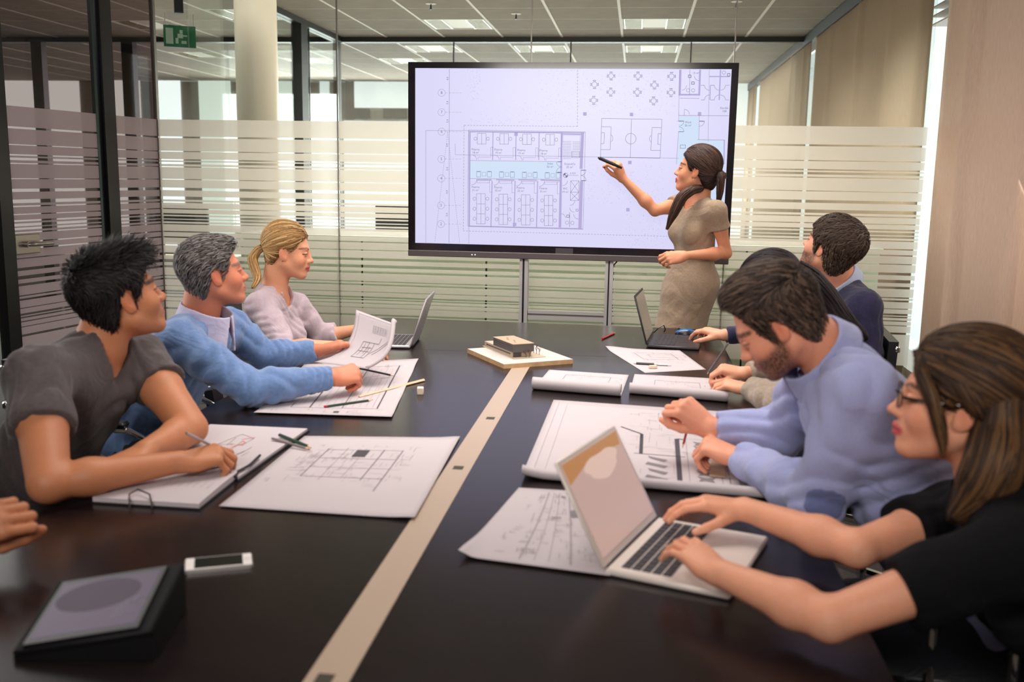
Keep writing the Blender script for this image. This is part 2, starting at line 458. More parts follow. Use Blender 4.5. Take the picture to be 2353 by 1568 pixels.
# window mullions, sill and bright outside beyond the gaps
for y in (YN + .12, y3 + .02, y5 + .02, 2.6, 0.2): MB().box((.26, y - .035, 0), (.33, y + .035, CEIL)).build('window_frame', mat('window_frame_white', rgb(222, 222, 222), .5), rw)
MB().box((.30, -1.5, 0.0), (.31, ENDY, CEIL)).build('pane', mat_glass('window_glass'), rw)
MB().box((.12, -1.5, .0), (.34, ENDY, .3)).build('sill_wall', M_white, rw)
MB().box((-.02, -1.5, CEIL - .10), (.05, ENDY, CEIL)).build('blind_rail', M_dark, rw)
# pale shelf side / venetian slats seen in the bright gap near the corner
for k in range(7):
    MB().box((.06, YN + .03, CEIL - .22 - k * .05), (.2, YN + .55, CEIL - .212 - k * .05)).build('slat', M_white, rw)

# far partition beam and posts (dark frame), end wall with bright windows
fp = struct(empty('wall_far', (0, FARY, 0)), 'dark framed glass partition across the office beyond the glass wall')
zb = float(P(1232, 98, Y=FARY)[2])
XR = P(778, 92, Y=FARY)[0]
MB().box((-13.0, -.05, zb), (RX, .05, CEIL)).build('head_beam', M_dark, fp)
for (pxa, pxb) in ((80, 104), (286, 312), (769, 781)):
    a = P(pxa, 170, Y=FARY)[0]; b = P(pxb, 170, Y=FARY)[0]
    MB().box((a, -.05, 0), (b, .05, zb)).build('frame_post', M_dark, fp)
xa = P(769, 170, Y=FARY)[0]
MB().box((XR, -.012, 0.0), (RX, .0, zb)).build('pane', mat_glass('far_glass', (0.96, 0.98, 0.97), haze=0.10), fp)
for px in (1043, 1312, 1588): 
    x = P(px, 110, Y=FARY)[0]; MB().box((x - .006, -.02, 0), (x + .006, .012, zb)).build('joint', M_dark, fp)
# side partition running towards us on the left of the screen
sp = struct(empty('wall_side', (XR, 0, 0)), 'dark framed side partition running back to the far beam')
MB().box((-.05, 6.9, zb), (.05, FARY, CEIL)).build('head_beam', M_dark, sp)
MB().box((-.006, 6.9, 0), (.006, FARY, zb)).build('pane', M_glass, sp)
for px in (692, 712):
    lo, hi = 6.0, FARY
    for _ in range(40):
        mid = (lo + hi) / 2; d = AX @ (np.array([XR, mid, 1.9]) - CAMP); x = 1176.5 + FPX * d[0] / -d[2]
        if x < px: lo = mid
        else: hi = mid
    MB().box((-.05, lo - .09, 0), (.05, lo + .09, zb)).build('frame_post', M_dark, sp) if px == 692 else MB().box((-.01, lo - .01, 0), (.01, lo + .01, zb)).build('joint', mat('glass_edge_dark', rgb(20, 34, 30), 0.2), sp)

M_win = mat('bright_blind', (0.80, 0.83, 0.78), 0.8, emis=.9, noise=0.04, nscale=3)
M_winl = mat('bright_blind_left', (0.80, 0.83, 0.78), 0.8, emis=1.5, noise=0.04, nscale=3)  # daylight put in as glow, raised to offset the dark side glass
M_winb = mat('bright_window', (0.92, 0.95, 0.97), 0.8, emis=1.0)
M_wall = mat('end_wall_paint', rgb(198, 190, 182), 0.8)
ew = struct(empty('wall_end', (0, ENDY, 0)), 'end wall of the office with daylit white blinds')
MB().box((-13.0, 0, 0), (RX + .3, .1, CEIL)).build('wall_plaster', M_wall, ew)
zt = float(P(100, 166, Y=ENDY)[2])
def ewb(pa, pb, ya, yb_, m, name, off=-.02):
    a = P(pa, ya, Y=ENDY); b = P(pb, yb_, Y=ENDY)
    MB().box((a[0], off, b[2]), (b[0], 0, a[2])).build(name, m, ew)
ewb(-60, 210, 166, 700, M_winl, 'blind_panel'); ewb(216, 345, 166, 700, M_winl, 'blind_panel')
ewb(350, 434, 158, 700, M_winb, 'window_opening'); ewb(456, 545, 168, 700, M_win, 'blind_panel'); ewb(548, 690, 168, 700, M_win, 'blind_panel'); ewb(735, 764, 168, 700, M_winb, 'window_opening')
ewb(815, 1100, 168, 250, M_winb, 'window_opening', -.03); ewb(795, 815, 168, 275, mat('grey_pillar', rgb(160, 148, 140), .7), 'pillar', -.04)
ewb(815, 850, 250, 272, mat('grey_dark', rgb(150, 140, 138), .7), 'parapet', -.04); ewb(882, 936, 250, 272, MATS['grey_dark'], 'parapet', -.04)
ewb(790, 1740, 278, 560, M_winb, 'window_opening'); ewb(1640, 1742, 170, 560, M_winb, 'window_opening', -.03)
struct(MB().box((-13.1, -1.5, 0), (-13.0, ENDY, CEIL)).build('wall_corridor', M_wall))
struct(MB().box((-13.0, -1.6, 0), (RX + .3, -1.5, CEIL)).build('wall_front', M_wall))

# round column
cp = P(590, 150, Y=7.6); cr = 94 / FPX * 7.6 / 2 * 1.02
col_ = MB().lathe((0, 0, 0), [(cr, 0), (cr, CEIL)], 40).build('round_column', mat('column_paint', rgb(216, 202, 184), 0.35), None, True)
col_.location = (cp[0], 7.6, 0); props(col_, 'smooth round cream column behind the left part of the glass wall', None, None, 'structure')

# exit sign
ex = P(413, 84, Y=6.9)
es = empty('exit_sign', (ex[0], 6.9, ex[2]), 'green hanging exit sign with running figure seen through the glass', 'sign')
MB().box((-.006, -.11, -.075), (.006, .11, .075)).build('sign_plate', mat('sign_green', rgb(20, 84, 50), .4, emis=0.25), es)
mw = mat('sign_white', rgb(190, 215, 195), .5)
b = MB()
for sx in (.0065,):
    b.box((sx, -.095, -.055), (sx + .001, -.045, .055))
    b.box((sx, .0, .02), (sx + .001, .02, .045)).box((sx, -.015, -.012), (sx + .001, .022, .018)).box((sx, -.03, -.05), (sx + .001, -.01, -.012)).box((sx, .01, -.05), (sx + .001, .045, -.03)).box((sx, .02, .0), (sx + .001, .05, .01))
b.build('pictogram', mw, es)
es.rotation_euler = (0, 0, -1.05)
MB().box((-.004, -.1, .075), (.004, -.094, .16)).build('hanger', M_white, es); MB().box((-.004, .094, .075), (.004, .1, .16)).build('hanger', M_white, es)
MB().box((-.03, -.03, .16), (.03, .03, .28)).build('mounting_box', M_dark, es)

# low cupboards behind the glass wall
ctop = float(P(1300, 553, Y=6.0)[2]); cx_ = [P(px, 640, Y=6.0)[0] for px in (560, 832, 1117, 1411, 1713, 2020)]
M_cup = mat('cupboard_laminate', rgb(236, 240, 216), 0.45)
for k in range(5):
    a, b_ = cx_[k], cx_[k + 1]
    e = empty('cupboard', ((a + b_) / 2, 6.2, 0), 'pale green office cupboard behind the glass, ' + ['nearest the left corner, behind the blonde woman', 'left of the screen stand', 'between the posts of the screen stand',
               'right of the screen stand behind the standing woman', 'farthest right, behind the bearded man'][k], 'cupboard', 'low pale cupboards behind the glass wall')
    w = (b_ - a) / 2 - .006
    MB().box((-w + .004, -.18, .04), (w - .004, .24, ctop - .03)).build('carcass', mat('cupboard_gap', rgb(44, 42, 40), .6), e)
    MB().box((-w, -.2, .06), (w, -.182, ctop - .032), .002).build('door', M_cup, e)
    MB().box((-w + .01, -.17, 0), (w - .01, .2, .05)).build('plinth', M_dark, e)
o = MB().box((cx_[0] - .01, 5.985, ctop - .03), (cx_[5] + .01, 6.46, ctop), .004).build('cupboard_top', mat('cupboard_top', rgb(226, 220, 208), .4)); props(o, 'long pale worktop lying on the low cupboards behind the glass', 'worktop'); o.name = 'worktop'

# office furniture glimpsed through the clear gaps
M_desk = mat('desk_top', rgb(196, 186, 172), .5); M_mon = mat('monitor_black', rgb(34, 34, 38), .3)
def desk(x, y, lab, mons):
    e = empty('office_desk', (x, y, 0), lab, 'desk', 'office desks beyond the glass')
    MB().box((-.8, -.4, .71), (.8, .4, .74)).build('desk_top', M_desk, e)
    for sx in (-.76, .72):
        MB().box((sx, -.38, 0), (sx + .04, -.34, .71)).build('leg', M_alu, e); MB().box((sx, .34, 0), (sx + .04, .38, .71)).build('leg', M_alu, e)
    for n_, (mx, my, l2) in enumerate(mons):
        q = empty('monitor', (x + mx, y + my, .74), l2, 'monitor', 'office monitors beyond the glass')
        MB().box((-.27, -.02, .1), (.27, .02, .43), .006).build('display', M_mon, q)
        MB().box((-.02, -.01, 0), (.02, .03, .15)).build('stand', M_mon, q); MB().box((-.12, -.08, 0), (.12, .09, .012)).build('base', M_mon, q)
desk(-2.1, 9.3, 'pale office desk glimpsed between stripes left of the screen', [(-.15, 0, 'black monitor glimpsed through stripes beside the screen edge'), (.5, 0, 'black monitor half hidden behind the left edge of the big screen')])
desk(-4.2, 8.2, 'pale office desk behind the round column', [(.2, 0, 'black monitor glimpsed through stripes near the round column')])
desk(0.3, 9.4, 'pale office desk glimpsed right of the big screen', [(.1, 0, 'dark monitor glimpsed through stripes between screen and blinds')])
# ------------------------------------------------------------------ sculpting toolkit: signed distance shapes -> meshes
def V(*a): return np.array(a, float)
def nrm(v): v = np.asarray(v, float); return v / np.linalg.norm(v)

def smin(a, b, k):
    if k <= 0: return np.minimum(a, b)
    h = np.clip(.5 + .5 * (b - a) / k, 0, 1)
    return b + (a - b) * h - k * h * (1 - h)

class EL:   # ellipsoid
    def __init__(s, c, r, R=None, op='u', k=.01):
        s.c = np.asarray(c, float); s.r = np.asarray(r, float); s.M = np.eye(3) if R is None else np.asarray(R, float); s.op = op; s.k = k; s.R = max(s.r)
    def d(s, p):
        q = (p - s.c) @ s.M; k0 = np.linalg.norm(q / s.r, axis=1); k1 = np.linalg.norm(q / (s.r ** 2), axis=1) + 1e-9
        return k0 * (k0 - 1) / k1
    def xf(s, o, M, sc): return EL(o + M @ (s.c * sc), s.r * sc, M @ s.M, s.op, s.k * sc)
class CN:   # round cone
    def __init__(s, a, b, r1, r2, op='u', k=.01):
        s.a = np.asarray(a, float); s.b = np.asarray(b, float); s.r1 = r1; s.r2 = r2; s.op = op; s.k = k
        s.c = (s.a + s.b) / 2; s.R = np.linalg.norm(s.b - s.a) / 2 + max(r1, r2)
    def d(s, p):
        ab = s.b - s.a; t = np.clip(((p - s.a) @ ab) / (ab @ ab + 1e-12), 0, 1)
        return np.linalg.norm(p - s.a - t[:, None] * ab, axis=1) - (s.r1 + (s.r2 - s.r1) * t)
    def xf(s, o, M, sc): return CN(o + M @ (s.a * sc), o + M @ (s.b * sc), s.r1 * sc, s.r2 * sc, s.op, s.k * sc)
class PL:   # half space, solid where (p-c).n < 0
    def __init__(s, c, n, op='i', k=.005): s.c = np.asarray(c, float); s.n = nrm(n); s.op = op; s.k = k; s.R = 1e9
    def d(s, p): return (p - s.c) @ s.n
    def xf(s, o, M, sc): return PL(o + M @ (s.c * sc), M @ s.n, s.op, s.k * sc)
class FN:   # free function of points
    def __init__(s, f, op='i', k=.005, c=(0, 0, 0), R=1e9): s.f = f; s.op = op; s.k = k; s.c = np.asarray(c, float); s.R = R
    def d(s, p): return s.f(p)
class GR:   # group
    def __init__(s, items, op='u', k=.01):
        s.items = items; s.op = op; s.k = k
        us = [i for i in items if i.op == 'u']; s.c = np.mean([i.c for i in us], 0); s.R = max(np.linalg.norm(i.c - s.c) + i.R for i in us)
    def d(s, p): return sdf(s.items, p)

def sdf(items, p, cen=None, rad=None):
    d = None
    for it in items:
        if cen is not None and it.R < 1e6:
            gap = np.linalg.norm(it.c - cen) - it.R - rad
            if gap > it.k + .03: continue
        e = it.d(p)
        if d is None:
            d = e if it.op == 'u' else np.full(len(p), 1.0)
            if it.op == 'u': continue
        if it.op == 'u': d = smin(d, e, it.k)
        elif it.op == 's': d = -smin(-d, e, it.k)
        else: d = -smin(-d, -e, it.k)
    return np.full(len(p), 1.0) if d is None else d

def field(items, lo, hi, h, extra=None):
    lo = np.asarray(lo, float); n = np.ceil((np.asarray(hi) - lo) / h).astype(int) + 1
    D = np.full(n, 1.0, np.float32); B = 12
    nb = np.ceil(n / B).astype(int); rad = B * h * .87
    ii = np.stack(np.meshgrid(*[np.arange(k) for k in nb], indexing='ij'), -1).reshape(-1, 3)
    cen = lo + (ii * B + B / 2) * h
    dc = sdf(items, cen)
    for b, c, d0 in zip(ii, cen, dc):
        a = b * B; e = np.minimum(a + B, n)
        if abs(d0) > rad * 1.5 + .012:
            D[a[0]:e[0], a[1]:e[1], a[2]:e[2]] = d0; continue
        g = np.stack(np.meshgrid(*[np.arange(a[i], e[i]) for i in range(3)], indexing='ij'), -1).reshape(-1, 3)
        p = lo + g * h; v = sdf(items, p, c, rad)
        if extra is not None: v = v + extra(p)
        D[a[0]:e[0], a[1]:e[1], a[2]:e[2]] = v.reshape(e - a)
    return D, lo

def snets(D, lo, h):
    S = D < 0; n = np.array(D.shape)
    c = np.zeros(n - 1, np.int8)
    off = [(i, j, k) for i in (0, 1) for j in (0, 1) for k in (0, 1)]
    for o in off: c += S[o[0]:n[0] - 1 + o[0], o[1]:n[1] - 1 + o[1], o[2]:n[2] - 1 + o[2]]
    m = (c > 0) & (c < 8); idx = np.argwhere(m)
    if len(idx) == 0: return np.zeros((0, 3)), np.zeros((0, 4), int)
    ID = np.full(m.shape, -1, np.int32); ID[m] = np.arange(len(idx))
    val = {o: D[idx[:, 0] + o[0], idx[:, 1] + o[1], idx[:, 2] + o[2]].astype(float) for o in off}
    acc = np.zeros((len(idx), 3)); cnt = np.zeros(len(idx))
    for o in off:
        for ax in range(3):
            if o[ax]: continue
            q = list(o); q[ax] = 1; q = tuple(q); a = val[o]; b = val[q]; x = (a < 0) != (b < 0)
            t = np.where(x, a / (a - b + 1e-12), 0)
            pos = np.tile(np.array(o, float), (len(idx), 1)); pos[:, ax] += t
            acc += pos * x[:, None]; cnt += x
    v = lo + (idx + acc / cnt[:, None]) * h
    Q = []
    for ax in range(3):
        sl0 = [slice(None)] * 3; sl1 = [slice(None)] * 3; sl0[ax] = slice(0, n[ax] - 1); sl1[ax] = slice(1, n[ax])
        A = S[tuple(sl0)]; Bv = S[tuple(sl1)]; e = np.argwhere(A != Bv)
        u, w = [(1, 2), (2, 0), (0, 1)][ax]
        ok = (e[:, u] > 0) & (e[:, w] > 0) & (e[:, u] < n[u] - 1) & (e[:, w] < n[w] - 1); e = e[ok]
        flip = A[e[:, 0], e[:, 1], e[:, 2]]
        def g(du, dw):
            q = e.copy(); q[:, u] -= du; q[:, w] -= dw; return ID[q[:, 0], q[:, 1], q[:, 2]]
        a, b, cc, d = g(1, 1), g(0, 1), g(0, 0), g(1, 0)
        q = np.stack([a, b, cc, d], 1); q[~flip] = q[~flip][:, ::-1]; Q.append(q)
    return v, np.concatenate(Q)

def sculpt(items, boxes, extra=None):
    """boxes: list of (lo, hi, h), fine ones first; coarse ones leave out what the fine ones cover"""
    VV = []; QQ = []; n = 0
    for bi, (lo, hi, h) in enumerate(boxes):
        D, l = field(items, lo, hi, h, extra); v, q = snets(D, l, h)
        if len(v) == 0: continue
        cen = v[q].mean(1); keep = np.ones(len(q), bool)
        for (l2, h2, hh) in boxes[:bi]:
            keep &= ~np.all((cen > np.asarray(l2) + hh * 2.5) & (cen < np.asarray(h2) - hh * 2.5), axis=1)
        q = q[keep]; used = np.unique(q); mp = np.full(len(v), -1); mp[used] = np.arange(len(used))
        VV.append(v[used]); QQ.append(mp[q] + n); n += len(used)
    return np.concatenate(VV), np.concatenate(QQ)

def bbox(items, pad=.01):
    lo = np.min([i.c - i.R for i in items if i.op == 'u'], 0) - pad; hi = np.max([i.c + i.R for i in items if i.op == 'u'], 0) + pad
    return lo, hi

def tight(items, pad=.012):
    L = []; H = []
    for i in items:
        if i.op != 'u': continue
        if isinstance(i, CN):
            r = max(i.r1, i.r2); L.append(np.minimum(i.a, i.b) - r); H.append(np.maximum(i.a, i.b) + r)
        elif isinstance(i, GR):
            a, b = tight(i.items, 0); L.append(a); H.append(b)
        elif isinstance(i, EL):
            e = np.sqrt(((i.M * i.r) ** 2).sum(1)); L.append(i.c - e); H.append(i.c + e)
        else: L.append(i.c - i.R); H.append(i.c + i.R)
    return np.min(L, 0) - pad, np.max(H, 0) + pad

def folds(seed, freq=38., amp=.0035):
    freq *= 2.6; amp *= .62
    rg = np.random.default_rng(seed); A = rg.normal(size=(5, 3)); A /= np.linalg.norm(A, axis=1)[:, None]; ph = rg.uniform(0, 6, 5)
    def f(p):
        w = np.sin(p @ A[0] * freq * .5 + ph[0]) + np.sin(p @ A[1] * freq * .35 + ph[1])
        a = np.sin(p @ A[2] * freq + 2.2 * w + ph[2]); b = np.sin(p @ A[3] * freq * 1.7 + 1.6 * w + ph[3])
        return amp * (-(np.abs(a)) * .9 + .45 + b * .3)
    return f

# ------------------------------------------------------------------ heads
def head_items(fem=0, open_=0.6, jaw=1.0, chin=0.0):
    w = 1.0 - .07 * fem
    I = [EL((0, -.02, .036), (.075, .093, .081)),
         EL((0, .012, -.018), (.066 * w, .074, .082), k=.03),
         EL((0, .028, -.068), (.045 * w * jaw, .05, .046), k=.03)]
    for s in (-1, 1):
        I += [CN((s * .053 * w, -.008, -.064 + .006 * fem), (s * .02 * w, .064, -.1 - chin), .017 * jaw, .0145, k=.03),
              EL((s * .04 * w, .054, -.036), (.022, .022, .022), k=.03)]
    I += [EL((0, .076, -.1 - chin), (.019 - .003 * fem, .016, .016), k=.022),
          CN((-.032, .072, .016), (.032, .072, .016), .0125 - .003 * fem, .0125 - .003 * fem, k=.02)]
    for s in (-1, 1):
        I += [EL((s * .032, .1, -.003), (.02, .021, .013), op='s', k=.016)]
    I += [CN((0, .081, .008), (0, .099, -.030), .0085 - .001 * fem, .0115 - .0015 * fem, k=.014), EL((0, .1045 - .001 * fem, -.034), (.0115 - .0015 * fem, .0115, .0105 - .001 * fem), k=.008)]
    for s in (-1, 1):
        I += [EL((s * .0115, .093, -.0375), (.0078, .0105, .0078), k=.007)]
    for s in (-1, 1): I += [EL((s * .0055, .0995, -.0455), (.0032, .005, .004), op='s', k=.003)]
    I += [EL((0, .077, -.066), (.027, .018, .021), k=.016)]
    f = .0012 * fem
    for s in (-1, 1):
        I += [CN((s * .021, .083, -.0675), (0, .0955, -.0625), .0035, .0055 + f, k=.004), CN((s * .018, .084, -.0715), (0, .0935, -.0745), .0035, .0062 + f, k=.004)]
    for s in (-1, 1): I += [CN((s * .022, .089, -.0685), (0, .104, -.0683), .001, .0012, op='s', k=.003)]
    for s in (-1, 1):
        I += [EL((s * .031, .0735, -.005), (.0142, .0142, .0125), k=.004)]
        if open_ > 0: I += [EL((s * .031, .090, -.0065), (.0125, .014, .0048 * open_), op='s', k=.0015)]
    for s in (-1, 1):
        a = .35 * s; R = np.array([[math.cos(a), -math.sin(a), 0], [math.sin(a), math.cos(a), 0], [0, 0, 1]])
        t = .18; R2 = np.array([[1, 0, 0], [0, math.cos(t), -math.sin(t)], [0, math.sin(t), math.cos(t)]])
        R = R @ R2
        I += [EL((s * .0765 * (.6 + .4 * w), -.012, -.014), (.0065, .018, .031), R, k=.005),
              EL((s * .070 * (.6 + .4 * w), -.002, -.032), (.008, .009, .013), R, k=.005),
              EL((s * .085 * (.6 + .4 * w), -.004, -.010), (.0065, .0095, .019), R, op='s', k=.004)]
    return I

def seg_d(p, a, b):
    a = np.asarray(a, float); b = np.asarray(b, float); ab = b - a; t = np.clip(((p - a) @ ab) / (ab @ ab), 0, 1)
    return np.linalg.norm(p - a - t[:, None] * ab, axis=1)

def paint_head(q, skin, lip=(.5, .2, .17), brow=(.05, .03, .02), beard=0.0, beardc=(.05, .035, .025), fem=0, lips=.5, cheek=.25, scalp=None):
    n = len(q); c = np.tile(np.asarray(skin, float), (n, 1)); skin = np.asarray(skin, float)
    def mixc(w, col):
        nonlocal c
        w = np.clip(w, 0, 1)[:, None]; c = c * (1 - w) + np.asarray(col) * w
    red = skin * np.array([1.05, .72, .68])
    for s in (-1, 1):
        mixc(cheek * np.exp(-(np.linalg.norm(q - V(s * .045, .06, -.035), axis=1) / .022) ** 2), red)
        mixc(.5 * np.exp(-(np.linalg.norm((q - V(s * .084, -.012, -.014)) * V(1, .8, .55), axis=1) / .016) ** 4), red)
    mixc(.35 * np.exp(-(np.linalg.norm(q - V(0, .108, -.036), axis=1) / .012) ** 2), red)
    rn = RNG.random(n)
    if beard > 0:
        low = 1 / (1 + np.exp((q[:, 2] + .052 - .25 * np.clip(.06 - q[:, 1], 0, .06)) / .004))
        front = 1 / (1 + np.exp(-(q[:, 1] - (.0 + .25 * np.clip(-.06 - q[:, 2], 0, .1))) / .005))
        mous = np.exp(-(seg_d(np.abs(q) * V(1, 1, -1), (0, .095, -.053), (.024, .083, -.062)) / .007) ** 4)
        side = np.exp(-(seg_d(np.abs(q) * V(1, 0, 0) + q * V(0, 1, 1), (.07, .012, -.005), (.06, .012, -.07)) / .013) ** 4)
        mixc(beard * np.maximum(np.maximum(low * front, mous), side) * (.55 + .6 * rn) * (q[:, 2] > -.128), beardc)
    q2 = q.copy(); q2[:, 0] = np.abs(q2[:, 0])
    qp = q2 * V(1, 0, 1); fr_ = (q[:, 1] > .045)
    dl = np.minimum(seg_d(qp, (.0, 0, -.0632), (.021, 0, -.0675)), seg_d(qp, (.0, 0, -.0745), (.019, 0, -.0705)))
    mixc(lips * np.clip(1.9 - dl / .0048, 0, 1) * fr_ * (q[:, 1] > .07), lip)
    mixc(.85 * np.exp(-(seg_d(qp, (0, 0, -.0686), (.023, 0, -.0688)) / .0016) ** 2) * fr_ * (q[:, 1] > .07), np.asarray(lip) * .3)
    db = np.minimum(seg_d(qp, (.013, 0, .0165), (.036, 0, .024)), seg_d(qp, (.036, 0, .024), (.054, 0, .0165)))
    mixc(.92 * np.clip(1.7 - db / (.0042 - .0012 * fem), 0, 1) * fr_ * (.7 + .4 * rn), brow)
    de = np.minimum(seg_d(qp, (.019, 0, -.0035), (.031, 0, .0005)), seg_d(qp, (.031, 0, .0005), (.047, 0, -.005)))
    mixc((.75 + .25 * fem) * np.clip(1.7 - de / .0017, 0, 1) * fr_, (.02, .012, .012))
    mixc(.35 * np.clip(1.4 - seg_d(qp, (.02, 0, -.011), (.044, 0, -.010)) / .0018, 0, 1) * fr_, skin * V(.5, .3, .3))
    mixc(.7 * np.exp(-(np.linalg.norm(q2 - V(.0055, .1, -.0455), axis=1) / .004) ** 2), skin * .25)
    if scalp is not None:
        mixc(.9 * (hairline(q[:, 1]) < q[:, 2] - .004), scalp)
    return c

HL = np.array([(-.13, -.104), (-.07, -.100), (-.045, -.068), (-.03, -.02), (-.012, .022), (.004, .02), (.012, -.032), (.026, -.022), (.034, .012), (.052, .046), (.07, .066), (.11, .072)])
HLF = np.array([(-.13, -.095), (-.06, -.09), (-.04, -.05), (-.022, -.02), (-.008, .018), (.006, .018), (.014, -.012), (.03, .0), (.04, .03), (.055, .05), (.07, .066), (.11, .074)])
def hairline(y, T_=None):
    T_ = HL if T_ is None else T_
    return np.interp(y, T_[:, 0], T_[:, 1])

class Head:
    def __init__(s, o, f, u, sc=1.0, **kw):
        s.o = np.asarray(o, float); y = nrm(f); x = nrm(np.cross(y, nrm(u))); z = np.cross(x, y)
        s.M = np.stack([x, y, z], 1); s.sc = sc; s.kw = kw
        s.items = [i.xf(s.o, s.M, sc) for i in head_items(**kw)]
    def W(s, *p): return s.o + s.M @ (np.asarray(p, float) * s.sc)
    def L(s, p): return (p - s.o) @ s.M / s.sc

def ribbons(pts, nor, wid, cols, taper=True):
    """pts (n,m,3), nor (n,m,3) outward, wid (n,), cols (n,3) -> verts, quads, colours: a slightly raised two-sided strip per lock"""
    n, m, _ = pts.shape
    t = np.gradient(pts, axis=1); t /= np.linalg.norm(t, axis=2, keepdims=True) + 1e-9
    b = np.cross(t, nor); b /= np.linalg.norm(b, axis=2, keepdims=True) + 1e-9
    pr = np.sqrt(np.clip(1 - np.linspace(0, 1, m) ** 3, 0.02, 1)) if taper else np.ones(m)
    w = wid[:, None, None] * pr[None, :, None]
    Vv = np.stack([pts - b * w, pts + nor * w * .55, pts + b * w], 2)          # (n,m,3,3)
    base = (np.arange(n)[:, None] * m + np.arange(m - 1)[None]) * 3
    Q = []
    for k in (0, 1): Q.append(np.stack([base + k, base + k + 1, base + k + 4, base + k + 3], -1).reshape(-1, 4))
    C = np.repeat(np.repeat(cols[:, None, :], m, 1)[:, :, None, :], 3, 2)
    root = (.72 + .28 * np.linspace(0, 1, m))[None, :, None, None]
    return Vv.reshape(-1, 3), np.concatenate(Q), (C * root).reshape(-1, 3)

def gradn(items, p, e=.003):
    g = np.stack([sdf(items, p + V(*[(e if j == i else 0) for j in range(3)])) - sdf(items, p - V(*[(e if j == i else 0) for j in range(3)])) for i in range(3)], 1)
    return g / (np.linalg.norm(g, axis=1, keepdims=True) + 1e-9)

def cap_items(H, T_=None, add=(), thick=.010):
    I = [EL((0, -.02, .036), (.075 + thick, .093 + thick, .081 + thick * 1.1)), EL((0, -.030, -.044), (.057 + thick, .054 + thick, .062), k=.03)]
    I += list(add)
    W_ = [i.xf(H.o, H.M, H.sc) for i in I]
    def f(p):
        q = H.L(p); return (hairline(q[:, 1] - .0, T_) - q[:, 2]) * .75 * H.sc
    return [GR(W_ + [FN(f, 'i', .008)], 'u', .01)]

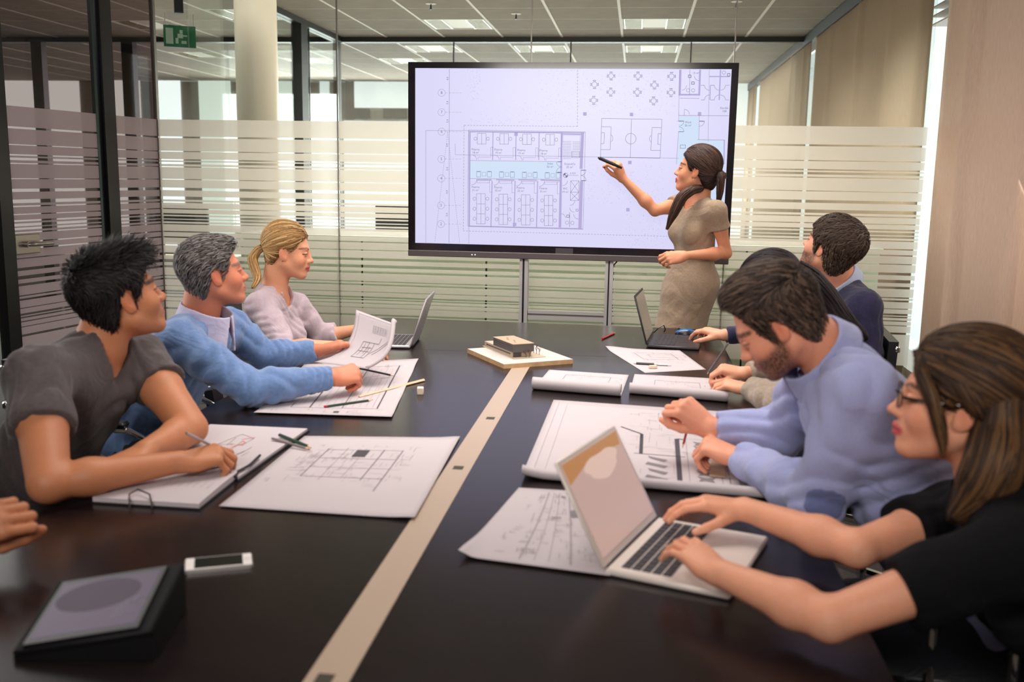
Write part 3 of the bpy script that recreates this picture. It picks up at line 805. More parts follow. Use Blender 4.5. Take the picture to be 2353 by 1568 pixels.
def hair(H, parent, color, comb, n=2600, seg=7, length=.03, lift=.15, wid=.0022, T_=None, add=(), thick=.010, seed=1, rand=.25, wave=0., extra_strands=(), colvar=.35, bundles=(), off=.004, name='hair', col2=None):
    """cap mesh plus combed locks; bundles: list of (guide pts world, radii, count)"""
    rg = np.random.default_rng(seed); cap = cap_items(H, T_, add, thick)
    lo, hi = tight(cap); v, q = sculpt(cap, [(lo, hi, .0045)])
    color = np.asarray(color, float); c2 = color if col2 is None else np.asarray(col2, float)
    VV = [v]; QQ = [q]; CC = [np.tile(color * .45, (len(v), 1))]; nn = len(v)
    # roots on the cap
    cand = v[rg.integers(0, len(v), n)] + rg.normal(size=(n, 3)) * .0015
    p = cand; N0 = gradn(cap, p); L = length(H.L(p)) if callable(length) else np.full(n, length)
    L = L * rg.uniform(.7, 1.25, n); step = (L / (seg - 1))[:, None]
    pts = [p]; nor = [N0]; jit = rg.normal(size=(n, 3)) * rand; li = rg.uniform(.3, 1.4, n)[:, None] * (lift(H.L(p))[:, None] if callable(lift) else lift)
    surf = sdf(cap, p)
    tgt = off * rg.uniform(.1, 1, n)
    for k in range(seg - 1):
        ql = H.L(p); dl = comb(ql); dl = dl / (np.linalg.norm(dl, axis=1, keepdims=True) + 1e-9) + jit * .6
        if wave: dl = dl + wave * np.sin(k * 1.3 + ql[:, :1] * 60 + jit[:, :1] * 9) * np.cross(dl, V(0, 0, 1.))
        d = dl @ H.M.T; N_ = gradn(cap, p)
        d = d - N_ * (d * N_).sum(1, keepdims=True); d /= np.linalg.norm(d, axis=1, keepdims=True) + 1e-9
        d = d + N_ * li * (1 + .4 * k); d /= np.linalg.norm(d, axis=1, keepdims=True)
        p = p + d * step
        if not callable(lift) and lift < .3:
            s_ = sdf(cap, p); p = p + N_ * (np.clip(tgt - s_, -.006, .02))[:, None]
        pts.append(p); nor.append(N_)
    pts = np.stack(pts, 1); nor = np.stack(nor, 1)
    t_ = rg.random((n, 1)) ** 2; cols = (color * (1 - t_) + c2 * t_) * rg.uniform(1 - colvar, 1 + colvar, (n, 1))
    a, b, c = ribbons(pts, nor, rg.uniform(.6, 1.3, n) * wid, cols)
    VV.append(a); QQ.append(b + nn); CC.append(c); nn += len(a)
    for (guide, radii, cnt) in bundles:
        guide = np.asarray(guide, float); m = 22; u = np.linspace(0, len(guide) - 1, m)
        # smooth resample
        G = np.stack([np.interp(u, np.arange(len(guide)), guide[:, i]) for i in range(3)], 1)
        for _ in range(3): G[1:-1] = (G[:-2] + G[1:-1] * 2 + G[2:]) / 4
        Rr = np.interp(u, np.linspace(0, len(guide) - 1, len(radii)), radii)
        tg = np.gradient(G, axis=0); tg /= np.linalg.norm(tg, axis=1, keepdims=True)
        up = nrm(np.cross(tg[0], V(.3, .5, .8))); U = [];
        for k in range(m): up = nrm(up - tg[k] * (up @ tg[k])); U.append(up)
        U = np.array(U); Wv = np.cross(tg, U)
        core = [CN(G[k], G[k + 1], Rr[k] * .8, Rr[k + 1] * .8, k=.004) for k in range(0, m - 1)]
        l2, h2 = tight(core, .008); cv, cq = sculpt(core, [(l2, h2, .006)])
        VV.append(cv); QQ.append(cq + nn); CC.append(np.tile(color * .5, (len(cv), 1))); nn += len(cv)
        th = rg.uniform(0, 2 * PI, cnt); rr = np.sqrt(rg.uniform(.55, 1.0, cnt)); tw = rg.normal(size=cnt) * .35
        start = rg.uniform(0, .25, cnt); end = rg.uniform(.75, 1.04, cnt)
        kk = np.linspace(0, 1, 12)
        tt = np.clip((start[:, None] + (end - start)[:, None] * kk[None]), 0, 1.0) * (m - 1)
        def smp(A): return np.stack([np.interp(tt.ravel(), np.arange(m), A[:, i]).reshape(tt.shape) for i in range(3)], -1)
        gP, gU, gW = smp(G), smp(U), smp(Wv); gR = np.interp(tt.ravel(), np.arange(m), Rr).reshape(tt.shape)
        ang = th[:, None] + tw[:, None] * kk[None]
        nr = gU * np.cos(ang)[..., None] + gW * np.sin(ang)[..., None]
        pp = gP + nr * (gR * rr[:, None])[..., None] + .0016 * np.sin(kk * 9 + th[:, None] * 5)[..., None] * gW
        t_ = rg.random((cnt, 1)) ** 2; cols = (color * (1 - t_) + c2 * t_) * rg.uniform(1 - colvar, 1 + colvar, (cnt, 1))
        a, b, c = ribbons(pp, nr, rg.uniform(.7, 1.4, cnt) * wid, cols)
        VV.append(a); QQ.append(b + nn); CC.append(c); nn += len(a)
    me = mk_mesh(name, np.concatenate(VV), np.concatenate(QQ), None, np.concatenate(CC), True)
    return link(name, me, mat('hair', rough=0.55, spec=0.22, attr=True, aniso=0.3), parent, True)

# ------------------------------------------------------------------ hands
def hand_items(wr, f, dorsal, thumb_sign, curls, thumb=(.75, .25, .35), sc=1.0, spread=.06, rw=.024):
    """wr wrist, f wrist->knuckles, dorsal = back of hand, thumb_sign -1 right / +1 left hand; curls: 4x(mcp, pip, dip)"""
    y = nrm(f); z = nrm(np.asarray(dorsal) - y * (np.asarray(dorsal) @ y)); x = np.cross(y, z) * thumb_sign
    F = lambda a, b, c: wr + (x * a + y * b + z * c) * sc
    base = [(.027, .088, 0), (.009, .092, .003), (-.0095, .088, .001), (-.0265, .080, -.005)]
    segs = [(.043, .026, .021), (.047, .031, .022), (.042, .029, .021), (.034, .021, .019)]
    rad = [(.0098, .0088, .0078), (.0098, .009, .008), (.0094, .0086, .0076), (.0086, .0076, .0068)]
    palm = []
    for i, b in enumerate(base):
        st = (b[0] * .55, .004, -.002)
        palm.append(CN(F(*st), F(*b), .0155 * sc, .0115 * sc, k=.012 * sc))
    palm.append(EL(F(.0, .05, -.006), np.array([.033, .04, .012]) * sc, np.stack([x, y, z], 1), k=.01 * sc))
    palm.append(EL(F(-.02, .035, -.01), np.array([.014, .03, .013]) * sc, np.stack([x, y, z], 1), k=.01 * sc))
    fingers = []; tips = []
    for i in range(4):
        c = curls[i]; p = F(*base[i]); a = 0; fi = []; sp = (1.5 - i) * spread
        for k in range(3):
            a += c[k]; d = nrm(y * math.cos(a) - z * math.sin(a) + x * sp * max(math.cos(a), 0.0))
            q = p + d * segs[i][k] * sc
            r0 = rad[i][k] * sc; r1 = (rad[i][k + 1] if k < 2 else rad[i][2] * .86) * sc
            fi.append(CN(p, q, r0, r1, k=.003 * sc)); p = q
        tips.append((p, d, z * math.cos(a) + y * math.sin(a)))
        fingers.append(GR(fi, 'u', 0.0008))
    out, down, bend = thumb
    p = F(.018, .022, -.008); d = nrm(y * math.cos(out) + x * math.sin(out) - z * down); th = []
    for k, (l, r0, r1) in enumerate(((.044, .0155, .0118), (.033, .0115, .0105), (.027, .0102, .0082))):
        q = p + d * l * sc; th.append(CN(p, q, r0 * sc, r1 * sc, k=.004 * sc)); p = q
        d = nrm(d - x * bend * (1 if k < 1 else .8) + y * .1 - z * bend * .2)
    tips.append((p, d, nrm(z * .5 + x * .7)))
    return GR(palm + [GR(fingers, 'u', .006 * sc)] + [GR(th, 'u', .010 * sc)], 'u', .012 * sc), tips

FLAT = [(.15, .2, .12)] * 4
RELAX = [(.3, .4, .25), (.35, .45, .3), (.4, .5, .3), (.45, .55, .35)]
TYPE = [(.15, .55, .35), (.2, .6, .4), (.25, .6, .4), (.2, .5, .35)]
GRIP = [(.75, .85, .45), (.95, 1.1, .6), (1.1, 1.2, .7), (1.2, 1.2, .7)]
FIST = [(1.25, 1.5, .8), (1.3, 1.55, .8), (1.3, 1.55, .8), (1.3, 1.5, .8)]

# ------------------------------------------------------------------ whole person
class Person:
    def __init__(s, name_label, J, female=0, build=1.0, cat='person', group=None, arm=1.0):
        s.J = {k: np.asarray(v, float) for k, v in J.items()}; J = s.J; s.fem = female; s.b = build; s.arm = arm * (.86 if female else 1.0)
        s.root = empty('person', (J['pel'][0], J['pel'][1], 0), name_label, cat, group)
        s.up = nrm(J['neck'] - J['pel']); s.rt = nrm(J['SR'] - J['SL']); s.fw = nrm(np.cross(s.up, s.rt)); s.rt = np.cross(s.fw, s.up)
        s.R = np.stack([s.rt, s.fw, s.up], 1); s.hands = []; s.boxes = []; s.handp = []
        s.w = np.linalg.norm(J['SR'] - J['SL']) / .38
    def torso(s, o=0.0, k=.05):
        J = s.J; T_ = J['neck'] - J['pel']; b = s.b; w = (s.w * .5 + .5) * b; f = s.fem; h = np.linalg.norm(T_) / .55
        at = lambda t, x=0, y=0: J['pel'] + T_ * t + s.rt * x + s.fw * y
        I = [EL(at(.70, 0, -.005), (.147 * w - .015 * f + o, .096 * b - .008 * f + o, .17 * h + o), s.R),
             EL(at(.38), (.138 * w - .022 * f + o, .098 * b - .01 * f + o, .16 * h + o), s.R, k=k),
             EL(at(.06, 0, -.01), (.165 * b + o, .122 * b + o, .12 + o), s.R, k=k)]
        for sg, S_ in ((1, 'SR'), (-1, 'SL')):
            I.append(CN(at(.80, sg * .07), J[S_] - s.up * .006, .066 * b + o, .046 * b * s.arm + o, k=.04))
            I.append(CN(at(.97, sg * .02, -.015), J[S_] - s.up * .004 - s.rt * sg * .02, .040 + o, .038 * b + o, k=.04))
        if f:
            for sg in (1, -1): I.append(EL(at(.64, sg * .062, .062 + .02 * f), np.array([.036, .030, .036]) + .016 * f + o, s.R, k=.05))
        return I
    def armi(s, side, o=0.0, t1=1.0, cut=False, hang=0.0):
        """o sleeve offset; t1: 0..1 upper arm, 1..2 forearm where the sleeve ends"""
        J = s.J; S_, E_, W_ = J['S' + side], J['E' + side], J['W' + side]; a = s.arm * (s.b * .5 + .5); m = E_ + (W_ - E_) * .3; fa = min(a, 1.08)
        ub = S_ + (E_ - S_) * .45
        I = [CN(S_, ub, .044 * a + o, .043 * a + o, k=.02), CN(ub, E_, .043 * a + o, .035 * a + o, k=.015)]
        if t1 > 1.0 or not cut:
            I += [CN(E_, m, .035 * fa + o, .038 * fa + o * .9, k=.015), CN(m, W_, .038 * fa + o * .9, .0245 * fa + o * .7, k=.02)]
        if cut:
            if t1 <= 1.0: c = S_ + (E_ - S_) * t1; n = E_ - S_
            else: c = E_ + (W_ - E_) * (t1 - 1); n = W_ - E_
            I.append(PL(c, n, 'i', .004))
        return I
    def neck(s, H, o=0.0):
        J = s.J; r = (.047 if s.fem else .057)
        return [CN(H.W(0, -.03, -.045), J['neck'] + s.up * .0 - s.fw * .01, r + o, r * 1.05 + o, k=.02), CN(H.W(0, -.045, -.03), J['neck'] - s.fw * .025 - s.up * .02, r * .76 + o, r * .9 + o, k=.03)]
    def hand(s, side, f, dorsal, curls, **kw):
        sg = -1 if side == 'R' else 1
        g, tips = hand_items(s.J['W' + side], f, dorsal, sg, curls, sc=(.92 if s.fem else 1.03) * kw.pop('sc', 1.0), **kw); s.hands.append(g); s.handp.append(tips); return tips
    def skin(s, H, skinc, paint, legs=True, nails=None, bare_legs=False, fine=.0026, hfine=.0026, extra=None, coarse=.0075):
        I = list(H.items) + s.neck(H) + [GR(s.torso(-.004), 'u', .03)]
        for sd in 'RL': I.append(GR(s.armi(sd), 'u', .02))
        for g in s.hands: g.k = .012; I.append(g)
        if legs: I.append(GR(s.legs(-.006), 'u', .03))
        if extra: I += extra
        lo, hi = tight(H.items, .006); lo2 = np.minimum(lo, H.W(0, -.03, -.13) - .05)
        bx = [(lo2, np.maximum(hi, lo2 + .01), fine)]
        for g in s.hands: a, b = tight([g], .008); bx.append((a, b, hfine))
        # neck and open forearms a little finer
        a, b = tight(s.neck(H), .03); bx.append((a - .03, b + .02, .0045))
        for sd in 'RL':
            a, b = tight(s.armi(sd), .004); bx.append((a, b, .0055))
        a, b = tight(I, .01); bx.append((a, b, coarse))
        v, q = sculpt(I, bx)
        ql = H.L(v); c = np.tile(np.asarray(skinc, float), (len(v), 1)); m = np.linalg.norm(ql - V(0, 0, -.01), axis=1) < .16
        c[m] = paint(ql[m])
        if s.hands:
            for tips in s.handp:
                for (tp, td, tn) in tips:
                    dd = np.linalg.norm(v - (tp + tn * .006 - td * .001), axis=1)
                    if nails is not None: c[dd < .0055] = nails
                    else: c[dd < .0048] = np.asarray(skinc) * V(1.12, 1.05, 1.0)
                    d2 = np.linalg.norm(v - tp, axis=1); w_ = (.3 * np.exp(-(d2 / .02) ** 2))[:, None]; c = c * (1 - w_) + c * V(1.06, .8, .78) * w_ if nails is None else c
        c = c * RNG.uniform(.97, 1.03, (len(v), 1))
        me = mk_mesh('body', v, q, None, c, True)
        s.body = link('body', me, mat('skin', rough=0.5, spec=0.4, attr=True, sss=.12, bump=.15, bscale=700), s.root, True)
        # eyes
        for sg in (-1, 1):
            s.eye(H, sg)
        return s.body
    def eye(s, H, sg, gaze=(0, 1, -.15), iris=(.09, .05, .03)):
        R_ = .0122; n, m = 16, 12; v = []; f = []
        g = nrm(gaze)
        x = nrm(np.cross(g, V(0, 0, 1))); z = np.cross(x, g)
        cols = []
        for i in range(m + 1):
            th = PI * i / m
            for j in range(n):
                ph = 2 * PI * j / n
                d = g * math.cos(th) + (x * math.cos(ph) + z * math.sin(ph)) * math.sin(th)
                v.append(H.W(*(V(sg * .031, .0735, -.005) + d * R_)))
                cols.append((.01, .01, .01) if i <= 1 else (iris if i == 2 else (.72, .68, .66)))
        for i in range(m):
            for j in range(n): f.append((i * n + j, i * n + (j + 1) % n, (i + 1) * n + (j + 1) % n, (i + 1) * n + j))
        me = mk_mesh('eye', v, f, None, np.array(cols), True)
        return link('eye', me, mat('eyeball', rough=.12, spec=.6, attr=True), s.root, True)
    def legs(s, o=0.0):
        J = s.J; I = []
        for sg, n_ in ((1, 'R'), (-1, 'L')):
            hp = J['pel'] + s.rt * .09 * sg * s.b; kn = J.get('K' + n_, hp + V(s.fw[0], s.fw[1], 0) * .40 + V(0, 0, -.0)); an = J.get('A' + n_, kn + V(s.fw[0], s.fw[1], 0) * .05 + V(0, 0, -(kn[2] - .09)))
            fwd = nrm(V(s.fw[0], s.fw[1], 0))
            I += [CN(hp, kn, .085 * s.b + o, .058 + o, k=.03), CN(kn, kn + (an - kn) * .35, .056 + o, .052 + o, k=.02), CN(kn + (an - kn) * .35, an, .052 + o, .034 + o, k=.02)]
            I += [CN(an + V(0, 0, -.045) - fwd * .02, an + fwd * .13 + V(0, 0, -.058), .032 + max(o, 0), .026 + max(o, 0), k=.02)]
        return I
    def cloth(s, name, items, material, h=.006, fold=None, label=None, col=None, parent=None):
        lo, hi = tight(items, .012)
        v, q = sculpt(items, [(lo, hi, h)], fold)
        me = mk_mesh(name, v, q, None, None if col is None else col(v), True)
        o = link(name, me, material, parent or s.root, True)
        if label: o['label'] = label
        return o

def chair(x, y, rz, label, z0=0.0, group='black leather meeting chairs around the table', top=.86):
    """swivel-free cantilever chair facing +X in its own frame"""
    e = empty('office_chair', (x, y, 0), label, 'chair', group, rz=rz)
    Ml = mat('black_leather', rgb(26, 26, 30), .35, bump=.15, bscale=120)
    MB().box((-.22, -.24, .41), (.26, .24, .47), .02).build('seat', Ml, e, True)
    b = MB(); pts = [(-.235, .46), (-.26, .46 + (top - .46) * .3), (-.285, .46 + (top - .46) * .7), (-.29, top)]
    v = []; f = []
    for (px, pz) in pts:
        for (dx, yy) in ((-.018, -.22), (-.018, .22), (.018, .22), (.018, -.22)): v.append((px + dx, yy, pz))
    for i in range(len(pts) - 1):
        for j in range(4): f.append((i * 4 + j, i * 4 + (j + 1) % 4, i * 4 + 4 + (j + 1) % 4, i * 4 + 4 + j))
    f += [(3, 2, 1, 0), tuple(range(12, 16))]; b.add(v, f); b.build('backrest', Ml, e, False)
    for k, z in enumerate((top - .27, top - .15, top - .03)):
        MB().box((-.315 + (.0), -.225, z - .012), (-.297, .225, z + .012), .004).build('back_rib', M_chrome, e, True)
    for sy in (-.25, .25):
        m = MB().tube([(-.26, sy, .62), (-.1, sy, .655), (.12, sy, .655), (.2, sy, .62), (.2, sy, .43)], .011, 8)
        m.build('armrest', M_chrome, e, True)
        MB().box((-.12, sy - .022, .662), (.12, sy + .022, .682), .006).build('arm_pad', Ml, e, True)
    MB().tube([(0, 0, .08), (0, 0, .42)], .028, 12).build('gas_column', M_chrome, e, True)
    for k in range(5):
        a = k * 2 * PI / 5 + .3; c, s_ = math.cos(a), math.sin(a)
        l = MB().tube([(0, 0, .1), (c * .3, s_ * .3, .075)], [.022, .014], 8).build('leg', M_chrome, e, True)
        MB().lathe((c * .3, s_ * .3, .032), [(.03, -.012), (.032, 0), (.03, .012)], 14, 'x').build('castor', M_black, l, True)
    return e
# ------------------------------------------------------------------ meeting table
TZ = 0.73; TXL = -1.33; TXR = 0.41; TYN = 0.62; TYF = 4.88; SX = -0.428; SW = 0.034
def mat_wood():
    m = mat('dark_veneer', rgb(40, 29, 30), 0.22, spec=0.28)
    nt = m.node_tree; N = nt.nodes; L = nt.links; b = N['Principled BSDF']
    tc = N.new('ShaderNodeTexCoord'); mp = N.new('ShaderNodeMapping'); mp.inputs['Scale'].default_value = (4, 90, 4)
    mp.inputs['Rotation'].default_value = (0, 0, .12)
    n = N.new('ShaderNodeTexNoise'); n.inputs['Scale'].default_value = 2.2; n.inputs['Detail'].default_value = 6; n.inputs['Distortion'].default_value = .4
    L.new(tc.outputs['Object'], mp.inputs[0]); L.new(mp.outputs[0], n.inputs['Vector'])
    cr = N.new('ShaderNodeValToRGB'); cr.color_ramp.elements[0].position = .35; cr.color_ramp.elements[1].position = .7
    cr.color_ramp.elements[0].color = (*rgb(21, 14, 15), 1); cr.color_ramp.elements[1].color = (*rgb(34, 25, 25), 1)
    L.new(n.outputs['Fac'], cr.inputs[0]); L.new(cr.outputs[0], b.inputs['Base Color'])
    bp = N.new('ShaderNodeBump'); bp.inputs['Strength'].default_value = .12; bp.inputs['Distance'].default_value = .001
    L.new(n.outputs['Fac'], bp.inputs['Height']); L.new(bp.outputs[0], b.inputs['Normal'])
    return m
M_wood = mat_wood()
table = empty('meeting_table', ((TXL + TXR) / 2, 2.75, 0), 'long dark wooden meeting table with a metal strip down its middle', 'table')
def slab(poly, name):
    MB().prism(poly, TZ - .035, TZ).build(name, M_wood, table, world=True)
def rnd(cx, cy, r, a0, a1, n=7): return [(cx + r * math.cos(a0 + (a1 - a0) * k / n), cy + r * math.sin(a0 + (a1 - a0) * k / n)) for k in range(n + 1)]
YS = 4.02
bev = .0012
slab([(TXL, TYN), (SX - SW, TYN), (SX - SW, YS - bev), (TXL, YS - bev)], 'tabletop_panel')
slab([(SX + SW, TYN), (TXR, TYN), (TXR, YS - bev), (SX + SW, YS - bev)], 'tabletop_panel')
slab([(TXL, YS + bev), (TXR, YS + bev)] + rnd(TXR - .14, TYF - .14, .14, 0, PI / 2) + rnd(TXL + .10, TYF - .08, .10, PI / 2, PI), 'tabletop_panel')
MB().box((SX - SW + .0008, TYN, TZ - .035), (SX + SW - .0008, YS - bev, TZ + .0006)).build('metal_strip', mat('strip_metal', rgb(186, 164, 144), 0.42, 0.35, bump=.05), table, world=True)
for k, (px, py) in enumerate(((1127, 962), (1053, 1076), (745, 1562))):
    p = P(px, py, z=TZ)
    m = MB().box((p[0] - .013, p[1] - .015, TZ + .0004), (p[0] + .013, p[1] + .015, TZ + .0012), .0003); m.build('strip_slot', mat('slot_dark', rgb(52, 46, 30), .6), table, world=True)
for (x, y) in ((-.95, 1.3), (.05, 1.3), (-.95, 4.1), (.05, 4.1), (-.95, 2.7), (.05, 2.7)):
    MB().box((x - .03, y - .03, 0), (x + .03, y + .03, TZ - .035)).build('leg', M_alu, table, world=True)
MB().box((-.98, 1.25, TZ - .09), (.08, 4.15, TZ - .036)).build('underframe', M_dark, table, world=True)

# ------------------------------------------------------------------ big display on its stand
DY = 5.40
A_ = P(939, 143, Y=DY); B_ = P(1698, 147, Y=DY); C_ = P(941, 586, Y=DY)
TVx0, TVx1, TVz1, TVz0 = float(A_[0]), float(B_[0]), float(A_[2]), float(C_[2]) - .004
tv = empty('display_screen', ((TVx0 + TVx1) / 2, DY, TVz0), 'huge black framed display showing an architectural floor plan', 'screen')
def tb(lo, hi, name, m, bev_=0.0, par=None): return MB().box(lo, hi, bev_).build(name, m, par or tv, world=True)
M_bezel = mat('glossy_bezel', rgb(26, 20, 26), 0.12, spec=.6, noise=.3, nscale=12)
sx0, sx1 = P(955, 157, Y=DY)[0], P(1681, 160, Y=DY)[0]; sz1, sz0 = P(955, 157, Y=DY)[2], P(955, 558, Y=DY)[2]
hz_ = P(1100, 578, Y=DY)[2]
tb((TVx0, DY, TVz0), (TVx1, DY + .07, TVz1), 'housing', M_black, .006)
tb((TVx0, DY - .012, sz1), (TVx1, DY, TVz1), 'bezel', M_bezel); tb((TVx0, DY - .012, hz_), (TVx1, DY, sz0), 'bezel', M_bezel)
tb((TVx0, DY - .012, sz0), (sx0, DY, sz1), 'bezel', M_bezel); tb((sx1, DY - .012, sz0), (TVx1, DY, sz1), 'bezel', M_bezel)
tb((TVx0, DY - .02, TVz0), (TVx1, DY, hz_), 'speaker_bar', mat('speaker_grey', rgb(84, 74, 74), .5), .003)
for px in (1086, 1093):
    p = P(px, 585, Y=DY); MB().lathe((p[0], DY - .0202, p[2]), [(.0028, -.001), (.0028, 0)], 10, 'y').build('indicator_light', mat('led', (1, .9, .8), emis=2), tv, world=True)
tb((P(1277, 575, Y=DY)[0], DY - .013, P(1277, 583, Y=DY)[2]), (P(1317, 575, Y=DY)[0], DY - .012, P(1317, 571, Y=DY)[2]), 'badge', mat('badge_grey', rgb(60, 54, 60), .4))
M_scr = mat('screen_glow', (0.665, 0.645, 0.90), .3, emis=1.0); M_scr.node_tree.nodes['Principled BSDF'].inputs['Base Color'].default_value = (.02, .02, .02, 1)
scr = tb((sx0, DY - .006, sz0), (sx1, DY, sz1), 'screen', M_scr)

def em(name, c):
    m = mat(name, c, .5, emis=1.0); m.node_tree.nodes['Principled BSDF'].inputs['Base Color'].default_value = (.01, .01, .01, 1); return m
class Draw:
    """line drawing laid on the screen: coordinates come in display units and are clipped to the panel"""
    def __init__(s, depth): s.m = MB(); s.y = depth
    def pt(s, X, Y_): p = P(900 + X / 2.306, 100 + Y_ / 2.306, Y=DY); return np.array([p[0], p[2]])
    def line(s, a, b, w=.0016, dash=None):
        a = s.pt(*a); b = s.pt(*b); d = b - a; L_ = np.linalg.norm(d)
        if L_ < 1e-6: return
        d /= L_; n = np.array([-d[1], d[0]]) * w / 2
        segs = [(0, L_)] if not dash else [(k * dash, min(k * dash + dash * .6, L_)) for k in range(int(L_ / dash) + 1)]
        for (u, v_) in segs:
            if v_ <= u: continue
            p, q = a + d * u, a + d * v_
            for r_ in (p, q): r_[0] = min(max(r_[0], sx0 + .001), sx1 - .001); r_[1] = min(max(r_[1], sz0 + .001), sz1 - .001)
            s.m.quad((p[0] - n[0], s.y, p[1] - n[1]), (q[0] - n[0], s.y, q[1] - n[1]), (q[0] + n[0], s.y, q[1] + n[1]), (p[0] + n[0], s.y, p[1] + n[1]))
    def poly(s, pts, w=.0016, close=True, dash=None):
        for a, b in zip(pts, pts[1:] + ([pts[0]] if close else [])): s.line(a, b, w, dash)
    def rect(s, x0, y0, x1, y1, w=.0016): s.poly([(x0, y0), (x1, y0), (x1, y1), (x0, y1)], w)
    def arc(s, c, r, a0=0, a1=360, w=.0016, n=14, ry=None):
        P_ = [(c[0] + r * math.cos(math.radians(a0 + (a1 - a0) * k / n)), c[1] + (ry or r) * math.sin(math.radians(a0 + (a1 - a0) * k / n))) for k in range(n + 1)]
        for a, b in zip(P_[:-1], P_[1:]): s.line(a, b, w)
    def fill(s, pts):
        q = [s.pt(*p) for p in pts]; s.m.add([(a[0], s.y, a[1]) for a in q], [tuple(range(len(q)))])
y_ = DY - .0064
f = Draw(y_)
f.fill([(415, 622), (898, 628), (898, 718), (415, 714)]); f.m.build('corridor_fill', em('screen_blue', (.60, .72, .90)), scr, world=True); f = Draw(y_); f.fill([(1525, 385), (1628, 387), (1625, 510), (1520, 510)]); f.m.build('corridor_fill', em('screen_blue', (.60, .72, .90)), scr, world=True); f = Draw(y_); f.fill([(1520, 510), (1765, 512), (1762, 900), (1512, 640)])
f.m.build('corridor_fill', em('screen_blue', (.60, .72, .90)), scr, world=True)
w = Draw(y_ - .0004); W2 = .010
w.line((416, 462), (412, 970), W2 * .8)
for x in (538, 660, 782, 900): w.line((x, 470), (x - 2, 618), .005)
for x in (533, 655, 774, 894): w.line((x, 728), (x - 6, 975), .006)
w.line((420, 466), (1022, 474), .006); w.line((412, 968), (1010, 982), .006)
w.line((1012, 474), (1004, 665), .016); w.line((1006, 730), (998, 980), .018); w.line((902, 470), (894, 975), .010); w.line((905, 480), (1005, 482), .006)
w.line((450, 722), (530, 722), .006); w.line((555, 722), (652, 724), .006); w.line((672, 723), (770, 725), .006); w.line((790, 724), (895, 727), .007)
for p in ((660, 481), (652, 959), (1024, 374), (1271, 377), (1631, 373), (1262, 631), (1252, 881)): w.fill([(p[0] - 9, p[1] - 9), (p[0] + 9, p[1] - 9), (p[0] + 9, p[1] + 9), (p[0] - 9, p[1] + 9)])
w.line((1530, 140), (1526, 276), .011); w.line((1634, 140), (1629, 276), .010); w.line((1526, 272), (1632, 272), .009)
w.line((1688, 222), (1686, 300), .005); w.line((1742, 140), (1735, 300), .007); w.line((1682, 176), (1790, 176), .006); w.line((1762, 512), (1760, 640), .006)
w.m.build('wall_hatching', em('screen_violet', (.43, .38, .66)), scr, world=True)['kind'] = 'stuff'
d = Draw(y_ - .0008)
for (x, y, t) in ((266, 262, '8'), (266, 365, '7'), (266, 468, '6'), (265, 613, '5'), (264, 715, '4'), (263, 858, '3'), (263, 957, '2')):
    d.arc((x, y), 19, w=.0012, n=20); d.line((x + 19, y), (x + 105, y), .001, .02)
d.line((307, 135), (305, 1058)); d.poly([(410, 1060), (410, 462), (182, 462), (182, 1055)], .0013, False); d.line((298, 470), (230, 1055), .0013, .012); d.line((298, 470), (362, 1060), .0013, .012)
d.poly([(985, 140), (985, 440), (385, 434), (380, 993), (1460, 1022)], .0016, False, .017)
d.poly([(338, 530), (338, 590), (1520, 608)], .0013, False)
d.poly([(408, 459), (1027, 469), (1014, 985), (404, 968)], .0014); d.poly([(420, 470), (900, 476)], .0012, False)
d.line((418, 620), (898, 627), .0014); d.line((415, 716), (894, 720), .0014)
for k, (x, y) in enumerate(((478, 505), (597, 506), (718, 508), (840, 510))):
    d.rect(x - 23, y - 28, x + 23, y + 28); d.line((x, y - 28), (x, y + 28))
    for s_ in (-1, 1): d.arc((x + s_ * 33, y), 8, n=8, ry=9)
    rx = x + 60 - k; d.poly([(rx, y + 95 + k), (rx, y + 45), (rx - 12, y + 45), (rx - 12, y + 96)], .0012, False); d.poly([(rx - 12, y + 98), (rx - 78, y + 97), (rx - 78, y + 110)], .0012, False)
    d.arc((x - 52, y + 112), 26, -90, 0, n=8)
for k, (x, y) in enumerate(((474, 876), (592, 879), (711, 882), (832, 885))):
    d.rect(x - 23, y - 80, x + 23, y + 80); d.line((x, y - 80), (x, y + 80)); d.line((x - 23, y - 26), (x + 23, y - 26)); d.line((x - 23, y + 27), (x + 23, y + 27))
    for s_ in (-1, 1):
        for q in (-53, 0, 53): d.arc((x + s_ * 34, y + q), 8, n=8, ry=9)
    rx = x + 58; d.poly([(rx, y - 88), (rx - 12, y - 88), (rx - 12, y - 150), (rx, y - 150)], .0012, False); d.rect(rx - 78, y - 150, rx - 14, y - 138, .0012)
    d.arc((x - 50, y - 155), 28, 0, 90, n=8)
for k in range(4):
    x = 462 + 121 * k; y = 693 + 2 * k
    d.rect(x - 11, y - 15, x + 11, y + 15); d.rect(x + 46, y - 15, x + 68, y + 15); d.rect(x + 19, y - 10, x + 38, y + 10, .0012); d.line((x - 8, y - 13), (x + 8, y - 13), .002); d.line((x + 49, y - 13), (x + 65, y - 13), .002)
for k in range(12):
    y = 520 + k * 8.2
    d.line((909, y), (952, y), .0022, .007)
    if k < 6: d.line((960, y + 2), (999, y + 2), .0022, .007)
d.poly([(909, 520), (909, 486), (999, 486), (999, 600)], .0014, False, .007)
d.rect(955, 572, 996, 606, .0018)
for k in range(3): d.line((955, 580 + k * 9), (996, 580 + k * 9), .0015)
d.line((880, 627), (902, 627), .004); d.line((880, 683), (902, 683), .004); d.arc((902, 627), 28, 90, 180); d.arc((902, 683), 28, 180, 270)
d.line((1003, 672), (1030, 672), .004); d.line((1003, 727), (1030, 727), .004); d.arc((1003, 672), 27, 0, 90); d.arc((1003, 727), 27, -90, 0); d.line((1003, 672), (1003, 727))
